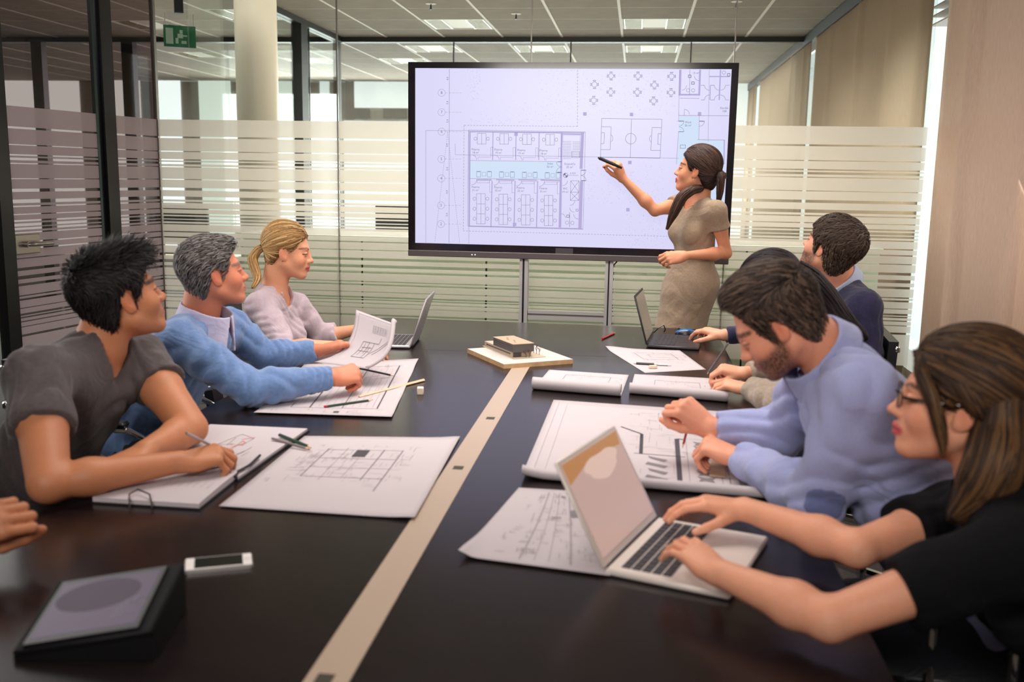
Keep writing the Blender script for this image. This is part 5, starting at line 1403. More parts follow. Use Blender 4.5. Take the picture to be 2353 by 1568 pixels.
# tablet in a black folding case, tilted
tl = [P(64, 1474, z=TZ + .022), P(306, 1436, z=TZ + .05), P(365, 1312, z=TZ + .080), P(166, 1346, z=TZ + .052)]
tc_ = sum(tl) / 4
tab = empty('tablet', (tc_[0], tc_[1], TZ), 'tablet in a black folding case showing a lilac screen', 'tablet')
X_ = nrm(tl[1] - tl[0]); Yv = nrm(tl[3] - tl[0]); Zv = nrm(np.cross(X_, Yv)); Yv = np.cross(Zv, X_)
Wd, Hd = .155, .205
fr = Matrix([[X_[0], Yv[0], Zv[0], tc_[0]], [X_[1], Yv[1], Zv[1], tc_[1]], [X_[2], Yv[2], Zv[2], tc_[2]], [0, 0, 0, 1]])
hw = np.linalg.norm(tl[1] - tl[0]) / 2; hh = np.linalg.norm(tl[3] - tl[0]) / 2
M_case = mat('black_case', rgb(9, 8, 11), .6, spec=.2)
MB().box((-hw - .022, -hh - .02, -.014), (hw + .03, hh + .022, -.002), .003).xf(fr).build('case', M_case, tab, True, world=True)
MB().box((-hw - .008, -hh - .012, -.002), (hw + .008, hh + .012, .002), .001).xf(fr).build('bezel', mat('tablet_bezel', rgb(14, 12, 14), .12), tab, world=True)
M_tabs = mat('tablet_screen', rgb(112, 94, 116), .25, spec=.25, emis=.55)
M_tabs.node_tree.nodes['Principled BSDF'].inputs['Base Color'].default_value = (.01, .01, .01, 1)
scrn = MB().box((-hw, -hh, .002), (hw, hh, .0024)).xf(fr).build('screen', M_tabs, tab, world=True)
cc = [(-hw * .1 + hw * .85 * math.cos(a), hh * .35 + hh * .60 * math.sin(a), .0027) for a in np.linspace(0, 2 * PI, 30)[:-1]]
MB().add(cc, [tuple(range(len(cc)))]).xf(fr).build('screen_shape', em('tablet_shape', (.045, .028, .05)), scrn, world=True)
lw_ = MB()
for k in range(3): lw_.box((hw * .45 + k * .006, -hh * .7, .0028), (hw * .45 + k * .006 + .0015, -hh * .3 + .01 * k, .003))
for k in range(2): lw_.tube([(hw * .72 + k * .007, -hh * .6, .003), (hw * .68 + k * .007, -hh * .2, .003), (hw * .8, -hh * .02, .003), (hw * .98, -hh * .02, .003)], .0008, 4)
lw_.xf(fr).build('screen_mark', em('tablet_mark', (.16, .15, .18)), scrn, world=True)['kind'] = 'stuff'
# folded cover making a wedge below the raised side
bk = [np.array(fr @ Vector(q)) for q in ((hw + .03, -hh - .02, -.012), (hw + .03, hh + .022, -.012), (-hw - .022, hh + .022, -.012), (-hw - .022, -hh - .02, -.012))]
g_ = [V(q[0], q[1], TZ + .001) for q in bk]
MB().add([bk[0], bk[1], bk[2], bk[3]] + g_, [(0, 1, 5, 4), (1, 2, 6, 5), (2, 3, 7, 6), (3, 0, 4, 7), (7, 6, 5, 4)]).build('folded_cover', M_case, tab, world=True)

# ------------------------------------------------------------------ laptops
def laptop(label, fl, fr_, bl, hinge_side, open_deg, bodyc, keyc, lidc, wth, dep, screenm, thick=.014, keys=(6, 14), name='laptop'):
    """origin at hinge centre; local +y goes from the hinge towards the user"""
    o = np.asarray(fl, float); xdir = nrm((np.asarray(fr_) - fl) * V(1, 1, 0)); ydir = nrm(np.cross(V(0, 0, 1), xdir))
    return o, xdir, ydir
def build_laptop(label, loc, rz, w, d_, lid_h, ang, mb_, mk, ml, ms, group=None, logo=False):
    e = empty('laptop', (loc[0], loc[1], TZ + .0015), label, 'laptop', group, rz=rz)
    # local: hinge along x at y=0; base towards -y (user sits at -y)
    base = MB().box((-w / 2, -d_, .0), (w / 2, 0, .013), .004).build('base', mb_, e, True)
    MB().box((-w * .44, -d_ * .52, .013), (w * .44, -d_ * .10, .0132)).build('keyboard_well', mb_, base)
    rows, colsn = 5, 13; km = MB(); kw = w * .88 / colsn; kh = d_ * .42 / rows
    for r in range(rows):
        for c in range(colsn):
            x = -w * .44 + c * kw; y = -d_ * .52 + r * kh; km.box((x + kw * .08, y + kh * .08, .0132), (x + kw * .92, y + kh * .92, .0146))
    k = km.build('keyboard', mk, base); k['kind'] = 'stuff'
    MB().box((-w * .16, -d_ * .95, .013), (w * .16, -d_ * .58, .0134)).build('touchpad', mat(ml.name + '_pad', ml.diffuse_color[:3], .4) if False else mb_, base)
    M = Matrix.Translation((0, 0.004, .012)) @ Matrix.Rotation(math.radians(-(ang - 90)), 4, 'X')
    lid = MB().box((-w / 2, -.004, 0), (w / 2, .003, lid_h), .003).xf(M).build('lid', ml, e, True)
    MB().box((-w / 2 + .012, -.0048, .016), (w / 2 - .012, -.004, lid_h - .010)).xf(M).build('screen', ms, lid)
    MB().tube([(-w * .36, .003, .008), (w * .36, .003, .008)], .006, 10).build('hinge', mat('hinge_dark', rgb(60, 58, 60), .4), e, True)
    if logo: MB().lathe((0, 0, 0), [(.0, .0), (.0, .0)], 3)
    return e
M_lapw = mat('laptop_white', rgb(226, 214, 206), .4, .15); M_laps = mat('laptop_silver', rgb(196, 190, 192), .32, .6); M_lapb = mat('laptop_black', rgb(44, 40, 44), .4); M_keyd = mat('key_dark', rgb(46, 42, 48), .5)
# black laptop before the bearded man
v1 = T(1605, 812) - T(1480, 800)
hb = (T(1482, 798) + T(1482, 765)) / 2
def mat_refl(name, c, em_, rough=.12):
    m = mat(name, c, rough, emis=em_); m.node_tree.nodes['Principled BSDF'].inputs['Base Color'].default_value = (.03, .03, .03, 1); return m
M_scrp = mat_refl('laptop_screen_warm', rgb(192, 158, 146), .95, .3)
M_scrd = mat_refl('laptop_screen_dim', rgb(150, 138, 120), .5, .2)
lapH = build_laptop('white laptop with a pinkish screen under the hands of the woman in black', (.018, 1.893), math.radians(71), .322, .238, .218, 119, M_lapw, M_keyd, M_lapw, M_scrp)
# warm brown band and pale patch across the top of its picture
Ml_ = Matrix.Translation((0, 0.004, .012)) @ Matrix.Rotation(math.radians(-29), 4, 'X')
band = MB().add([(-.148, -.0052, .165), (-.02, -.0052, .188), (.140, -.0052, .178), (.148, -.0052, .207), (-.148, -.0052, .207)], [(0, 1, 2, 3, 4)]).xf(Ml_).build('screen_band', mat_refl('screen_brown', rgb(196, 134, 76), .8, .3), lapH)
cl = [(.02 + .085 * math.cos(a) * (1 + .12 * math.sin(5 * a)), -.0056, .166 + .026 * math.sin(a) * (1 + .2 * math.sin(3 * a))) for a in np.linspace(0, 2 * PI, 26)[:-1]]
MB().add(cl, [tuple(range(25))]).xf(Ml_).build('screen_patch', mat_refl('screen_peach', rgb(224, 188, 172), .9, .3), lapH)
lapC = build_laptop('thin silver laptop standing open in front of the blonde woman', (-.955, 4.165), math.radians(-85), .305, .215, .215, 108, M_laps, M_keyd, M_laps, M_scrd)
lapE = build_laptop('black laptop standing open before the bearded man', (.085, 4.435), math.radians(84), .33, .225, .225, 106, M_lapb, M_keyd, M_lapb, M_scrd)
# mouse
mp = T(1576, 772)
ms_ = empty('computer_mouse', (mp[0], mp[1], TZ), 'blue and black computer mouse under the hand of the bearded man', 'mouse')
it = [EL((mp[0], mp[1], TZ + .008), (.052, .032, .028), k=.0), PL((mp[0], mp[1], TZ + .001), (0, 0, -1))]
v, q = sculpt(it, [(V(mp[0] - .06, mp[1] - .045, TZ - .01), V(mp[0] + .06, mp[1] + .045, TZ + .045), .003)])
cm = np.where((v[:, 2:3] > TZ + .016) & (np.abs(v[:, 1:2] - mp[1]) < .02), np.array([[.01, .10, .30]]), np.array([[.015, .015, .02]]))
link('shell', mk_mesh('shell', v, q, None, cm, True), mat('mouse_paint', rough=.25, attr=True), ms_, True)
MB().tube([(mp[0] - .034, mp[1] - .003, TZ + .031), (mp[0] - .034, mp[1] + .003, TZ + .031)], .006, 10).build('scroll_wheel', M_black, ms_, True, world=True)
# charger plug end behind the black laptop
cb_ = MB(); c0 = T(1512, 768); cb_.tube([c0 + V(-.02, 0, .006), c0 + V(.0, -.01, .03), c0 + V(.025, .0, .045), c0 + V(.035, .02, .02), c0 + V(.03, .04, .006)], .003, 6)
o = cb_.build('laptop_cable', M_black, None, True); props(o, 'black cable loop standing behind the black laptop', 'cable')

# architectural model
F0 = T(1158, 848); A1 = nrm((T(1316, 836) - F0)); B1 = V(-A1[1], A1[0], 0)
MW = .305; ML = .367; BH = .018
mdl = empty('architectural_model', (F0 + A1 * MW / 2 + B1 * ML / 2), 'small architectural model of a dark flat-roofed building on a pale square board', 'model')
MF = Matrix([[A1[0], B1[0], 0, F0[0]], [A1[1], B1[1], 0, F0[1]], [0, 0, 1, TZ], [0, 0, 0, 1]])
def mbx(lo, hi, name, m, par=None, b=0): return MB().box(lo, hi, b).xf(MF).build(name, m, par or mdl, world=True)
M_card = mat('model_card', rgb(190, 180, 174), .7); M_ply = mat('model_plywood', rgb(196, 158, 116), .6, noise=.15, nscale=40); M_dk = mat('model_dark', rgb(84, 78, 76), .6); M_pl = mat('model_pale', rgb(178, 160, 138), .7)
mbx((0, 0, 0), (MW, ML, BH - .001), 'base_board', M_ply); mbx((0, 0, BH - .001), (MW, ML, BH), 'board_top', M_card)
def bc(x, y, z): p = P(x, y, z=z) - F0; return float(p @ A1), float(p @ B1)
gz = TZ + BH
n0 = bc(1180, 824, gz); l0 = bc(1112, 797, gz)
r0 = bc(1222, 819, gz)
a0 = n0[0]; b0 = n0[1]; bl = l0[1]
mbx((a0 - .006, b0 - .02, BH), (a0 + .135, bl + .01, BH + .0025), 'plot', M_pl)
mbx((a0, b0 + .012, BH + .0025), (a0 + .085, bl, BH + .024), 'lower_storey', M_pl)
mbx((a0 - .0006, b0 + .03, BH + .011), (a0 + .0, bl - .02, BH + .017), 'window_band', M_dk)
mbx((a0 + .004, b0 + .0115, BH + .003), (a0 + .04, b0 + .012, BH + .020), 'doorway', M_dk)
ub = b0 + .19
up_ = mbx((a0 - .004, b0 - .004, BH + .024), (a0 + .088, ub, BH + .056), 'upper_storey', M_dk)
for k in range(3): mbx((a0 - .0046, b0 + .002, BH + .030 + k * .008), (a0 - .004, ub - .004, BH + .0305 + k * .008), 'groove', M_black, up_)
mbx((a0 - .005, b0 - .005, BH + .056), (a0 + .089, ub + .001, BH + .0585), 'roof', mat('model_roof', rgb(176, 148, 124), .7), up_)
for k in range(6): mbx((a0 + .02 + .008 * (k % 3), b0 + .03 + .022 * k, BH + .0585), (a0 + .026 + .008 * (k % 3), b0 + .042 + .022 * k, BH + .0592), 'skylight', mat('skylight_frame', rgb(140, 112, 92), .6), up_)
M_wire = mat('twig', rgb(88, 62, 48), .7); rg = np.random.default_rng(4)
for k, (a_, b_, h_) in enumerate([(a0 + .125, b0 + .02 + .025 * i, .034 + .006 * (i % 3)) for i in range(7)] + [(a0 + .05, b0 - .010, .03), (a0 + .065, b0 - .012, .034)]):
    m_ = MB(); m_.tube([(a_, b_, BH), (a_ + .001, b_, BH + h_ * .5)], .0011, 5)
    for j in range(5):
        t_ = rg.uniform(.35, .5) * h_; m_.tube([(a_, b_, BH + t_), (a_ + rg.uniform(-.006, .006), b_ + rg.uniform(-.006, .006), BH + t_ + h_ * .25), (a_ + rg.uniform(-.011, .011), b_ + rg.uniform(-.011, .011), BH + h_)], .0007, 4)
    m_.xf(MF).build('model_tree', M_wire, mdl, world=True)
# ------------------------------------------------------------------ the people
def q_(x, y, Y=None, z=None): return P(x, y, Y=Y, z=z)
def head_at(px, py, Y, side, f, u=(0, 0, 1), sc=1.0, **kw):
    """head placed so that its visible ear is seen at (px, py); side +1 right ear, -1 left ear"""
    H = Head((0, 0, 0), f, u, sc, **kw); e = H.W(side * .077, -.012, -.018)
    o = P(px, py, Y=Y) - e
    return Head(o, f, u, sc, **kw)

def tie_comb(tie, pull=1.0, down=0.0):
    t = np.asarray(tie, float)
    def f(q):
        d = t - q; d = d / (np.linalg.norm(d, axis=1, keepdims=True) + 1e-6); d[:, 2] -= down; return d
    return f
def back_comb(q):
    d = np.zeros_like(q); d[:, 1] = -1; d[:, 2] = -.15 - 3.0 * np.clip(.05 - q[:, 2], 0, .12) / .12 * .6; d[:, 2] -= 6 * np.clip(-.04 - q[:, 1], 0, .1); return d
def whorl_comb(cx=0.0, cy=-.06, fwd=.6):
    def f(q):
        d = q - V(cx, cy, .12); d[:, 2] *= .6; d[:, 1] += fwd * .05; d = d / (np.linalg.norm(d, axis=1, keepdims=True) + 1e-6)
        s = np.clip((.05 - q[:, 2]) / .06, 0, 1)[:, None]; return d * (1 - s) + V(0, -.35, -1.0) * s
    return f

def collar(p, H, material, r=.064, high=.045, flare=.35, point=.035, open_=.35, name='collar'):
    J = p.J; base = J['neck'] - p.fw * .004; n = nrm(H.W(0, -.03, -.06) - base); fw = nrm(p.fw - n * (p.fw @ n)); sd = np.cross(fw, n)
    def f(q):
        d = q - base; t = d @ n; x = d @ sd; y = d @ fw; rad = np.sqrt(x * x + (y * .95) ** 2); fr = y / (rad + 1e-6)
        R_ = r + .010 - flare * (t - high * .55) * .55; lo = -.004 - point * np.clip(fr, 0, 1) ** 3 * 1.3 + .004 * 0
        a = np.abs(rad - R_ - .012 * np.clip(fr, 0, 1) ** 2) - .0036
        top = t - (high - .012 * np.clip(fr, 0, 1)); bot = (lo + 0.0) - t
        gap = open_ * .045 * np.clip((high - t) / .06, .1, 2) * (y > 0) - np.abs(x) - 99 * (y <= 0)
        return np.maximum(np.maximum(a * .8, top), np.maximum(bot, gap * .8))
    return p.cloth(name, [FN(f, 'u', 0, base, .14)], material, h=.0034)

def neck_cut(p, H, r=.066, v=0.0, vw=.05, k=.006, drop=0.0):
    J = p.J; c = J['neck']
    I = [CN(c - p.up * (.012 + drop) + p.fw * .005, H.W(0, -.02, -.06), r, r * 1.1, op='s', k=k)]
    if v > 0: I.append(CN(c + p.fw * .055 + p.up * .01, c + p.fw * .12 - p.up * v, vw, .006, op='s', k=k))
    return I
def top_garment(p, H, off=.010, sleeve=1.8, soff=.010, cut=None, hem=-.08, tk=.05, wrists=True, sides='RL', srt=None):
    it = p.torso(off, tk)
    hemc = p.J['pel'] + p.up * hem; it = [GR(it + [PL(hemc, -p.up, 'i', .01)], 'u', .03)]
    for sd in sides:
        it.append(GR(p.armi(sd, soff, (srt or {}).get(sd, sleeve), True), 'u', .028))
    it.append(GR([CN(p.J['neck'] - p.up * .012, p.J['neck'] + p.up * .004, .058 + off * .6, .058 + off * .3)], 'u', .02))
    return it + (cut if cut is not None else neck_cut(p, H))

def fab(name, c, bump=.35, bs=500, noise=.08, sheen=.2, rough=.9, ns=90): return mat(name, c, rough, spec=.2, bump=bump, bscale=bs, noise=noise, nscale=ns, sheen=sheen, wrinkle=.28)
M_trou = fab('trouser_cloth', rgb(34, 34, 42))
def trousers(p): p.cloth('trousers', p.legs(.004) + [EL(p.J['pel'] - p.up * .01, np.array([.172 * p.b, .13 * p.b, .11]), p.R, k=.04)], M_trou, h=.012)

# A: man in the dark grey T-shirt, front left
J = dict(neck=q_(243, 792, 2.36), SR=q_(86, 866, 2.13), ER=q_(112, 1112, z=.782), WR=q_(412, 1062, z=.790), SL=q_(322, 828, 2.54), EL=q_(438, 985, z=.79), WL=q_(335, 1035, z=.78), pel=V(-1.66, 2.30, .50))
p = Person('man with spiky black hair in a dark grey V-neck T-shirt drawing in a sketchbook', J, build=1.06, arm=1.26)
H = head_at(294, 699, 2.33, 1, (.63, .73, .20), (-.1, 0, 1), 1.02)
fR = q_(506, 1040, z=.80) - J['WR']
tips = p.hand('R', fR, V(-.15, -.35, .9), [(.55, .9, .4), (.75, 1.0, .5), (.95, 1.1, .6), (1.05, 1.1, .6)], thumb=(.55, .45, .3))
p.hand('L', V(-.3, -1, -.1), V(0, .1, 1), RELAX)
skA = rgb(182, 118, 82)
p.skin(H, skA, lambda q: paint_head(q, skA, lip=rgb(150, 88, 80), brow=rgb(30, 22, 20), beard=.18, beardc=rgb(60, 46, 42), lips=.6))
hair(H, p.root, rgb(15, 12, 13), whorl_comb(.0, -.06, 1.4), n=5200, seg=6, length=lambda q: .022 + .028 * np.clip((q[:, 1] + .06) / .14, 0, 1) * (q[:, 2] > .05), lift=lambda q: .10 + .55 * np.clip((q[:, 2] - .06) / .04, 0, 1), wid=.0017, rand=.42, seed=11, col2=rgb(44, 37, 37), off=.01, thick=.012, add=[EL((0, .03, .085), (.062, .06, .042), k=.02)])
M_tee = fab('tee_cotton', rgb(78, 70, 70), noise=.12)
cut = neck_cut(p, H, .063, v=.10, vw=.046)
p.cloth('tshirt', top_garment(p, H, .011, sleeve=.66, soff=.014, cut=cut, srt=dict(R=.52, L=.40)), M_tee, h=.0052, fold=folds(3, 22, .009))
trousers(p)
pencil('silver pencil held by the man in the dark grey T-shirt', P(428, 996, z=.868), P(547, 1054, z=TZ + .012), c_sil)

# B: grey haired man in the blue sweater
J = dict(neck=q_(468, 742, 3.14), SR=q_(410, 785, 2.96), ER=q_(575, 893, z=.790), WR=q_(762, 868, z=.80), SL=q_(528, 752, 3.38), EL=q_(608, 822, 3.44), WL=q_(728, 806, 3.50), pel=V(-1.72, 3.08, .50))
p = Person('grey haired man in a light blue sweater over a lilac collar holding a plan', J, build=1.06, arm=1.10)
H = head_at(497, 641, 3.08, 1, (.80, .60, .10), (-.06, 0, 1), .99)
fR = q_(838, 852, z=.81) - J['WR']
p.hand('R', fR, V(-.1, -.75, .6), [(.9, 1.1, .5), (1.0, 1.2, .6), (1.1, 1.3, .6), (1.1, 1.3, .6)], thumb=(.35, .5, .2))
p.hand('L', P(790, 790, Y=3.52) - J['WL'], V(-.1, .35, .9), [(.7, .6, .3)] * 4, thumb=(.35, .1, .05))
skB = rgb(206, 128, 98)
p.skin(H, skB, lambda q: paint_head(q, skB, lip=rgb(176, 104, 92), brow=rgb(110, 92, 84), beard=.10, beardc=rgb(130, 116, 110), lips=.5, cheek=.4))
HLB = HL.copy(); HLB[-3:, 1] += .012
hair(H, p.root, rgb(78, 72, 70), back_comb, n=4600, seg=6, length=.028, lift=.28, wid=.0015, rand=.3, wave=.25, seed=12, col2=rgb(158, 152, 150), T_=HLB, colvar=.4, off=.008, thick=.009, add=[EL((0, .035, .085), (.055, .05, .032), k=.02)])
M_blue = fab('blue_knit', rgb(102, 130, 176), noise=.1, bs=700, sheen=.4)
M_lil = fab('lilac_shirt', rgb(206, 200, 226), noise=.02)
p.cloth('sweater', top_garment(p, H, .016, sleeve=1.97, soff=.016, cut=neck_cut(p, H, .078, v=.05, vw=.05, drop=.012)), M_blue, h=.0055, fold=folds(5, 22, .010))
p.cloth('shirt', p.torso(.006)[:1] + [p.torso(.006)[k] for k in (4, 6)] + neck_cut(p, H, .062, v=.03, vw=.03), M_lil, h=.008)
collar(p, H, M_lil, r=.070, high=.058, point=.06)
trousers(p)
pencil('thin black pencil in the right hand of the man in the blue sweater', P(822, 846, z=TZ + .045), P(905, 864, z=TZ + .006), c_blk)

# C: blonde woman in the lilac blouse
J = dict(neck=q_(637, 672, 3.90), SR=q_(600, 704, 3.76), ER=q_(655, 800, z=.785), WR=q_(800, 798, z=.782), SL=q_(680, 706, 4.05), EL=q_(735, 776, 4.10), WL=q_(822, 757, z=.79), pel=V(-1.60, 3.86, .50))
p = Person('blonde woman with a ponytail in a lilac blouse looking down at a silver laptop', J, female=1, build=.94, arm=1.06)
H = head_at(650, 586, 3.84, 1, (.955, .22, -.16), (.1, 0, 1), .95, fem=1, open_=.25)
p.hand('R', V(1, .12, -.02), V(-.1, -.1, 1), TYPE); p.hand('L', V(1, .1, 0), V(0, -.1, 1), TYPE)
skC = rgb(224, 158, 122)
p.skin(H, skC, lambda q: paint_head(q, skC, lip=rgb(196, 70, 84), brow=rgb(120, 84, 58), fem=1, lips=.85, cheek=.35), fine=.0028)
tie = (0, -.118, -.012)
hair(H, p.root, rgb(150, 108, 62), tie_comb(tie), n=3000, seg=9, length=.12, lift=.02, wid=.0020, rand=.05, seed=13, T_=HLF, col2=rgb(226, 186, 126), thick=.008, off=.004,
     bundles=[([H.W(0, -.108, -.008), H.W(.0, -.135, -.03), H.W(.01, -.15, -.07), P(594, 640, Y=3.84), P(580, 662, Y=3.80)], [.016, .018, .02, .017, .006], 240)])
MB().tube([H.W(.014 * math.cos(a), -.121 + .004 * math.cos(a), -.015 + .014 * math.sin(a)) for a in np.linspace(0, 2 * PI, 13)], .0035, 6).build('hair_band', M_black, p.root, True, world=True)
M_lb = fab('lilac_blouse', rgb(188, 168, 176), noise=.04, sheen=.3)
p.cloth('blouse', top_garment(p, H, .016, soff=.018, cut=neck_cut(p, H, .066, v=.07, vw=.045), srt=dict(R=1.12, L=1.45)), M_lb, h=.0058, fold=folds(8, 28, .008))
trousers(p)
MB().lathe(tuple(H.W(.079, -.010, -.046)), [(.0025, -.002), (.0025, .002)], 10, 'x').build('earring', M_chrome, p.root, True, world=True)

# D: presenting woman
J = dict(neck=q_(1600, 462, 5.10), SL=q_(1646, 484, 4.97), EL=q_(1668, 582, 5.02), WL=q_(1572, 588, 4.86), SR=q_(1560, 470, 5.24), ER=q_(1505, 484, 5.14), WR=q_(1431, 410, 5.12), pel=V(.30, 5.10, .91))
fwd = V(-.75, -.55, 0)
J['KR'] = V(.245, 5.12, .50); J['AR'] = V(.26, 5.16, .09); J['KL'] = V(.275, 5.08, .50); J['AL'] = V(.30, 5.03, .09)
p = Person('standing woman with long dark hair in a taupe dress pointing at the screen', J, female=.3, build=.88, arm=1.0)
H = head_at(1598, 398, 5.03, -1, (-.95, .26, .12), (0, 0, 1), .99, fem=1, open_=.6)
tD = p.hand('R', P(1420, 384, Y=5.08) - J['WR'], V(.55, -.75, .25), [(.9, .9, .4), (1.0, 1.1, .5), (1.1, 1.2, .6), (1.1, 1.2, .6)], thumb=(.5, .5, .3))
p.hand('L', P(1530, 594, Y=4.84) - J['WL'], V(.1, -.85, .5), [(.7, .8, .5), (.8, .9, .5), (.9, 1.0, .5), (1.0, 1.0, .5)], thumb=(.5, .4, .3))
skD = rgb(218, 148, 112)
p.skin(H, skD, lambda q: paint_head(q, skD, lip=rgb(190, 44, 54), brow=rgb(44, 30, 28), fem=1, lips=1.0, cheek=.3), nails=rgb(150, 20, 34), fine=.0028, legs=False, extra=[CN(J['pel'] + V(-.03, .03, 0), J['KR'], .075, .05, k=.03), CN(J['KR'], J['AR'], .05, .032, k=.02), CN(J['pel'] + V(-.03, -.03, 0), J['KL'], .075, .05, k=.03), CN(J['KL'], J['AL'], .05, .032, k=.02), CN(J['AL'] - V(0, 0, .05), J['AL'] + V(-.12, -.06, -.06), .034, .026, k=.02), CN(J['AR'] - V(0, 0, .05), J['AR'] + V(-.12, -.06, -.06), .034, .026, k=.02)])
tie = (0, -.115, .0)
shf = P(1572, 440, Y=4.98)
hair(H, p.root, rgb(46, 33, 32), tie_comb(tie, down=.15), n=3400, seg=9, length=.12, lift=.02, wid=.0020, rand=.06, seed=14, T_=HLF, col2=rgb(104, 76, 62), thick=.012, off=.004, add=[EL((0, -.055, -.03), (.062, .055, .075), k=.03)],
     bundles=[([H.W(0, -.11, .01), H.W(0, -.14, -.02), P(1657, 400, Y=5.02), P(1655, 440, Y=5.03), P(1648, 478, Y=5.06)], [.015, .02, .022, .018, .006], 220),
              ([H.W(-.05, -.05, -.09), P(1590, 436, Y=4.98), P(1566, 452, Y=4.97), P(1548, 490, Y=4.98), P(1532, 528, Y=5.0)], [.018, .023, .027, .024, .006], 420)])
M_dress = fab('taupe_wool', rgb(158, 136, 114), noise=.12, ns=160)
cut = neck_cut(p, H, .062, v=.09, vw=.034)
it = p.torso(.008); hp = J['pel']
skirt = [EL(hp + V(-.02, 0, .0), (.142, .115, .15), p.R, k=.05), CN(hp + V(-.03, .02, -.05), V(.24, 5.1, .55), .120, .115, k=.05), CN(hp + V(-.02, 0, -.05), V(.215, 5.10, .55), .12, .13, k=.04)]
g_ = GR(it + skirt + [PL((0, 0, .50), (0, 0, -1))], 'u', .03)
p.cloth('dress', [g_] + [GR(p.armi(sd, .014, t, True), 'u', .03) for sd, t in (('L', .42), ('R', .28))] + [GR([CN(J['neck'] - p.up * .01, J['neck'] + p.up * .015, .056, .054)], 'u', .02)] + cut, M_dress, h=.0055, fold=folds(21, 18, .004))
stick('marker_pen', 'black marker held by the standing woman against the screen', 'pen', P(1374, 362, Y=5.02), P(1429, 386, Y=5.05), [(0, .06, .004, .006, 'tip', M_black), (.06, .7, .0085, .0085, 'barrel', c_blk), (.7, 1, .0075, .006, 'cap', M_black)], n=12)
MB().lathe(tuple(H.W(-.079, -.010, -.05)), [(.003, -.002), (.003, .002)], 10, 'x').build('earring', M_chrome, p.root, True, world=True)
MB().tube([J['neck'] + p.rt * (.062 * math.sin(a)) + p.fw * (.07 * math.cos(a) + .012) - p.up * (.035 * math.cos(a) + .0) for a in np.linspace(-1.5, 1.5, 15)], .0009, 5).build('necklace', mat('gold', rgb(200, 160, 90), .3, 1.0), p.root, True, world=True)

# E: bearded man in the navy sweater
J = dict(neck=q_(1930, 652, 4.15), SL=q_(1985, 705, 3.97), EL=V(.93, 3.92, .80), SR=q_(1880, 668, 4.33), ER=q_(1775, 768, 4.42), WR=q_(1665, 770, z=.785), WL=V(.72, 4.02, .79), pel=V(.93, 4.16, .50))
p = Person('bearded man with wavy brown hair in a navy sweater using a blue mouse', J, build=1.05, arm=1.08)
H = head_at(1886, 576, 4.03, -1, (-.70, .62, .34), (.12, 0, 1), .99)
p.hand('R', P(1608, 754, z=.80) - J['WR'], V(.05, -.15, 1), [(.35, .5, .3), (.4, .5, .3), (.5, .6, .3), (.55, .6, .3)], thumb=(.7, .35, .2))
p.hand('L', V(-1, .1, -.1), V(0, 0, 1), RELAX)
skE = rgb(226, 160, 130)
p.skin(H, skE, lambda q: paint_head(q, skE, lip=rgb(180, 110, 96), brow=rgb(60, 44, 36), beard=.85, beardc=rgb(72, 54, 44), lips=.5, cheek=.3), fine=.0028)
hair(H, p.root, rgb(58, 45, 38), whorl_comb(.01, -.075, .8), n=5200, seg=7, length=lambda q: .020 + .028 * np.clip((q[:, 2] - .02) / .04, 0, 1), lift=.2, wid=.0022, rand=.22, wave=.5, seed=15, col2=rgb(104, 86, 72), off=.012, thick=.015, add=[EL((0, -.062, .045), (.082, .074, .078), k=.02)])
M_navy = fab('navy_knit', rgb(46, 44, 72), noise=.08); M_pale = fab('pale_blue_shirt', rgb(188, 202, 228), noise=.02)
p.cloth('sweater', top_garment(p, H, .016, sleeve=1.90, soff=.012, cut=neck_cut(p, H, .078, drop=.012), srt=dict(R=1.96)), M_navy, h=.006, fold=folds(9, 22, .008))
collar(p, H, M_pale, r=.070, high=.062, point=.03)
trousers(p)

# F: woman with long black hair behind the man in the blue shirt
J = dict(neck=q_(1842, 748, 3.32), SL=q_(1890, 830, 3.16), EL=q_(1800, 925, z=.80), WL=q_(1722, 893, z=.785), SR=q_(1800, 775, 3.50), ER=q_(1800, 855, 3.52), WR=q_(1712, 858, z=.795), pel=V(.93, 3.34, .50))
p = Person('woman with long black hair in a beige sweater writing on a rolled plan', J, female=1, build=.98, arm=1.12)
H = Head(P(1768, 668, Y=3.22), (-.82, .1, -.50), (-.3, 0, 1), .97, fem=1)
p.hand('R', P(1655, 845, z=.81) - J['WR'], V(.1, -.3, .95), GRIP, thumb=(.5, .4, .3))
p.hand('L', P(1672, 882, z=.79) - J['WL'], V(.05, -.1, 1), [(.5, .6, .4)] * 4, thumb=(.6, .3, .3))
skF = rgb(222, 158, 126)
p.skin(H, skF, lambda q: paint_head(q, skF, lip=rgb(180, 80, 84), brow=rgb(36, 26, 24), fem=1), fine=.0034)
hair(H, p.root, rgb(20, 16, 18), tie_comb((0, -.12, -.03)), n=2600, seg=9, length=.12, lift=.03, wid=.0022, rand=.08, seed=16, T_=HLF, col2=rgb(52, 38, 38), thick=.012, off=.005,
     bundles=[([H.W(0, -.09, .03), H.W(.0, -.12, -.04), P(1900, 700, Y=3.22), P(1935, 745, Y=3.2), P(1985, 775, Y=3.2)], [.045, .055, .05, .045, .02], 460)])
M_beige = fab('beige_knit', rgb(158, 142, 126), noise=.12, ns=140)
p.cloth('sweater', top_garment(p, H, .016, sleeve=1.90, soff=.020, cut=neck_cut(p, H, .064)), M_beige, h=.0065, fold=folds(10, 22, .009))
trousers(p)
pencil('grey pencil upright in the hand of the woman in the beige sweater', P(1673, 789, z=.895), P(1624, 862, z=TZ + .012), mat('pencil_grey', rgb(92, 92, 98), .35))

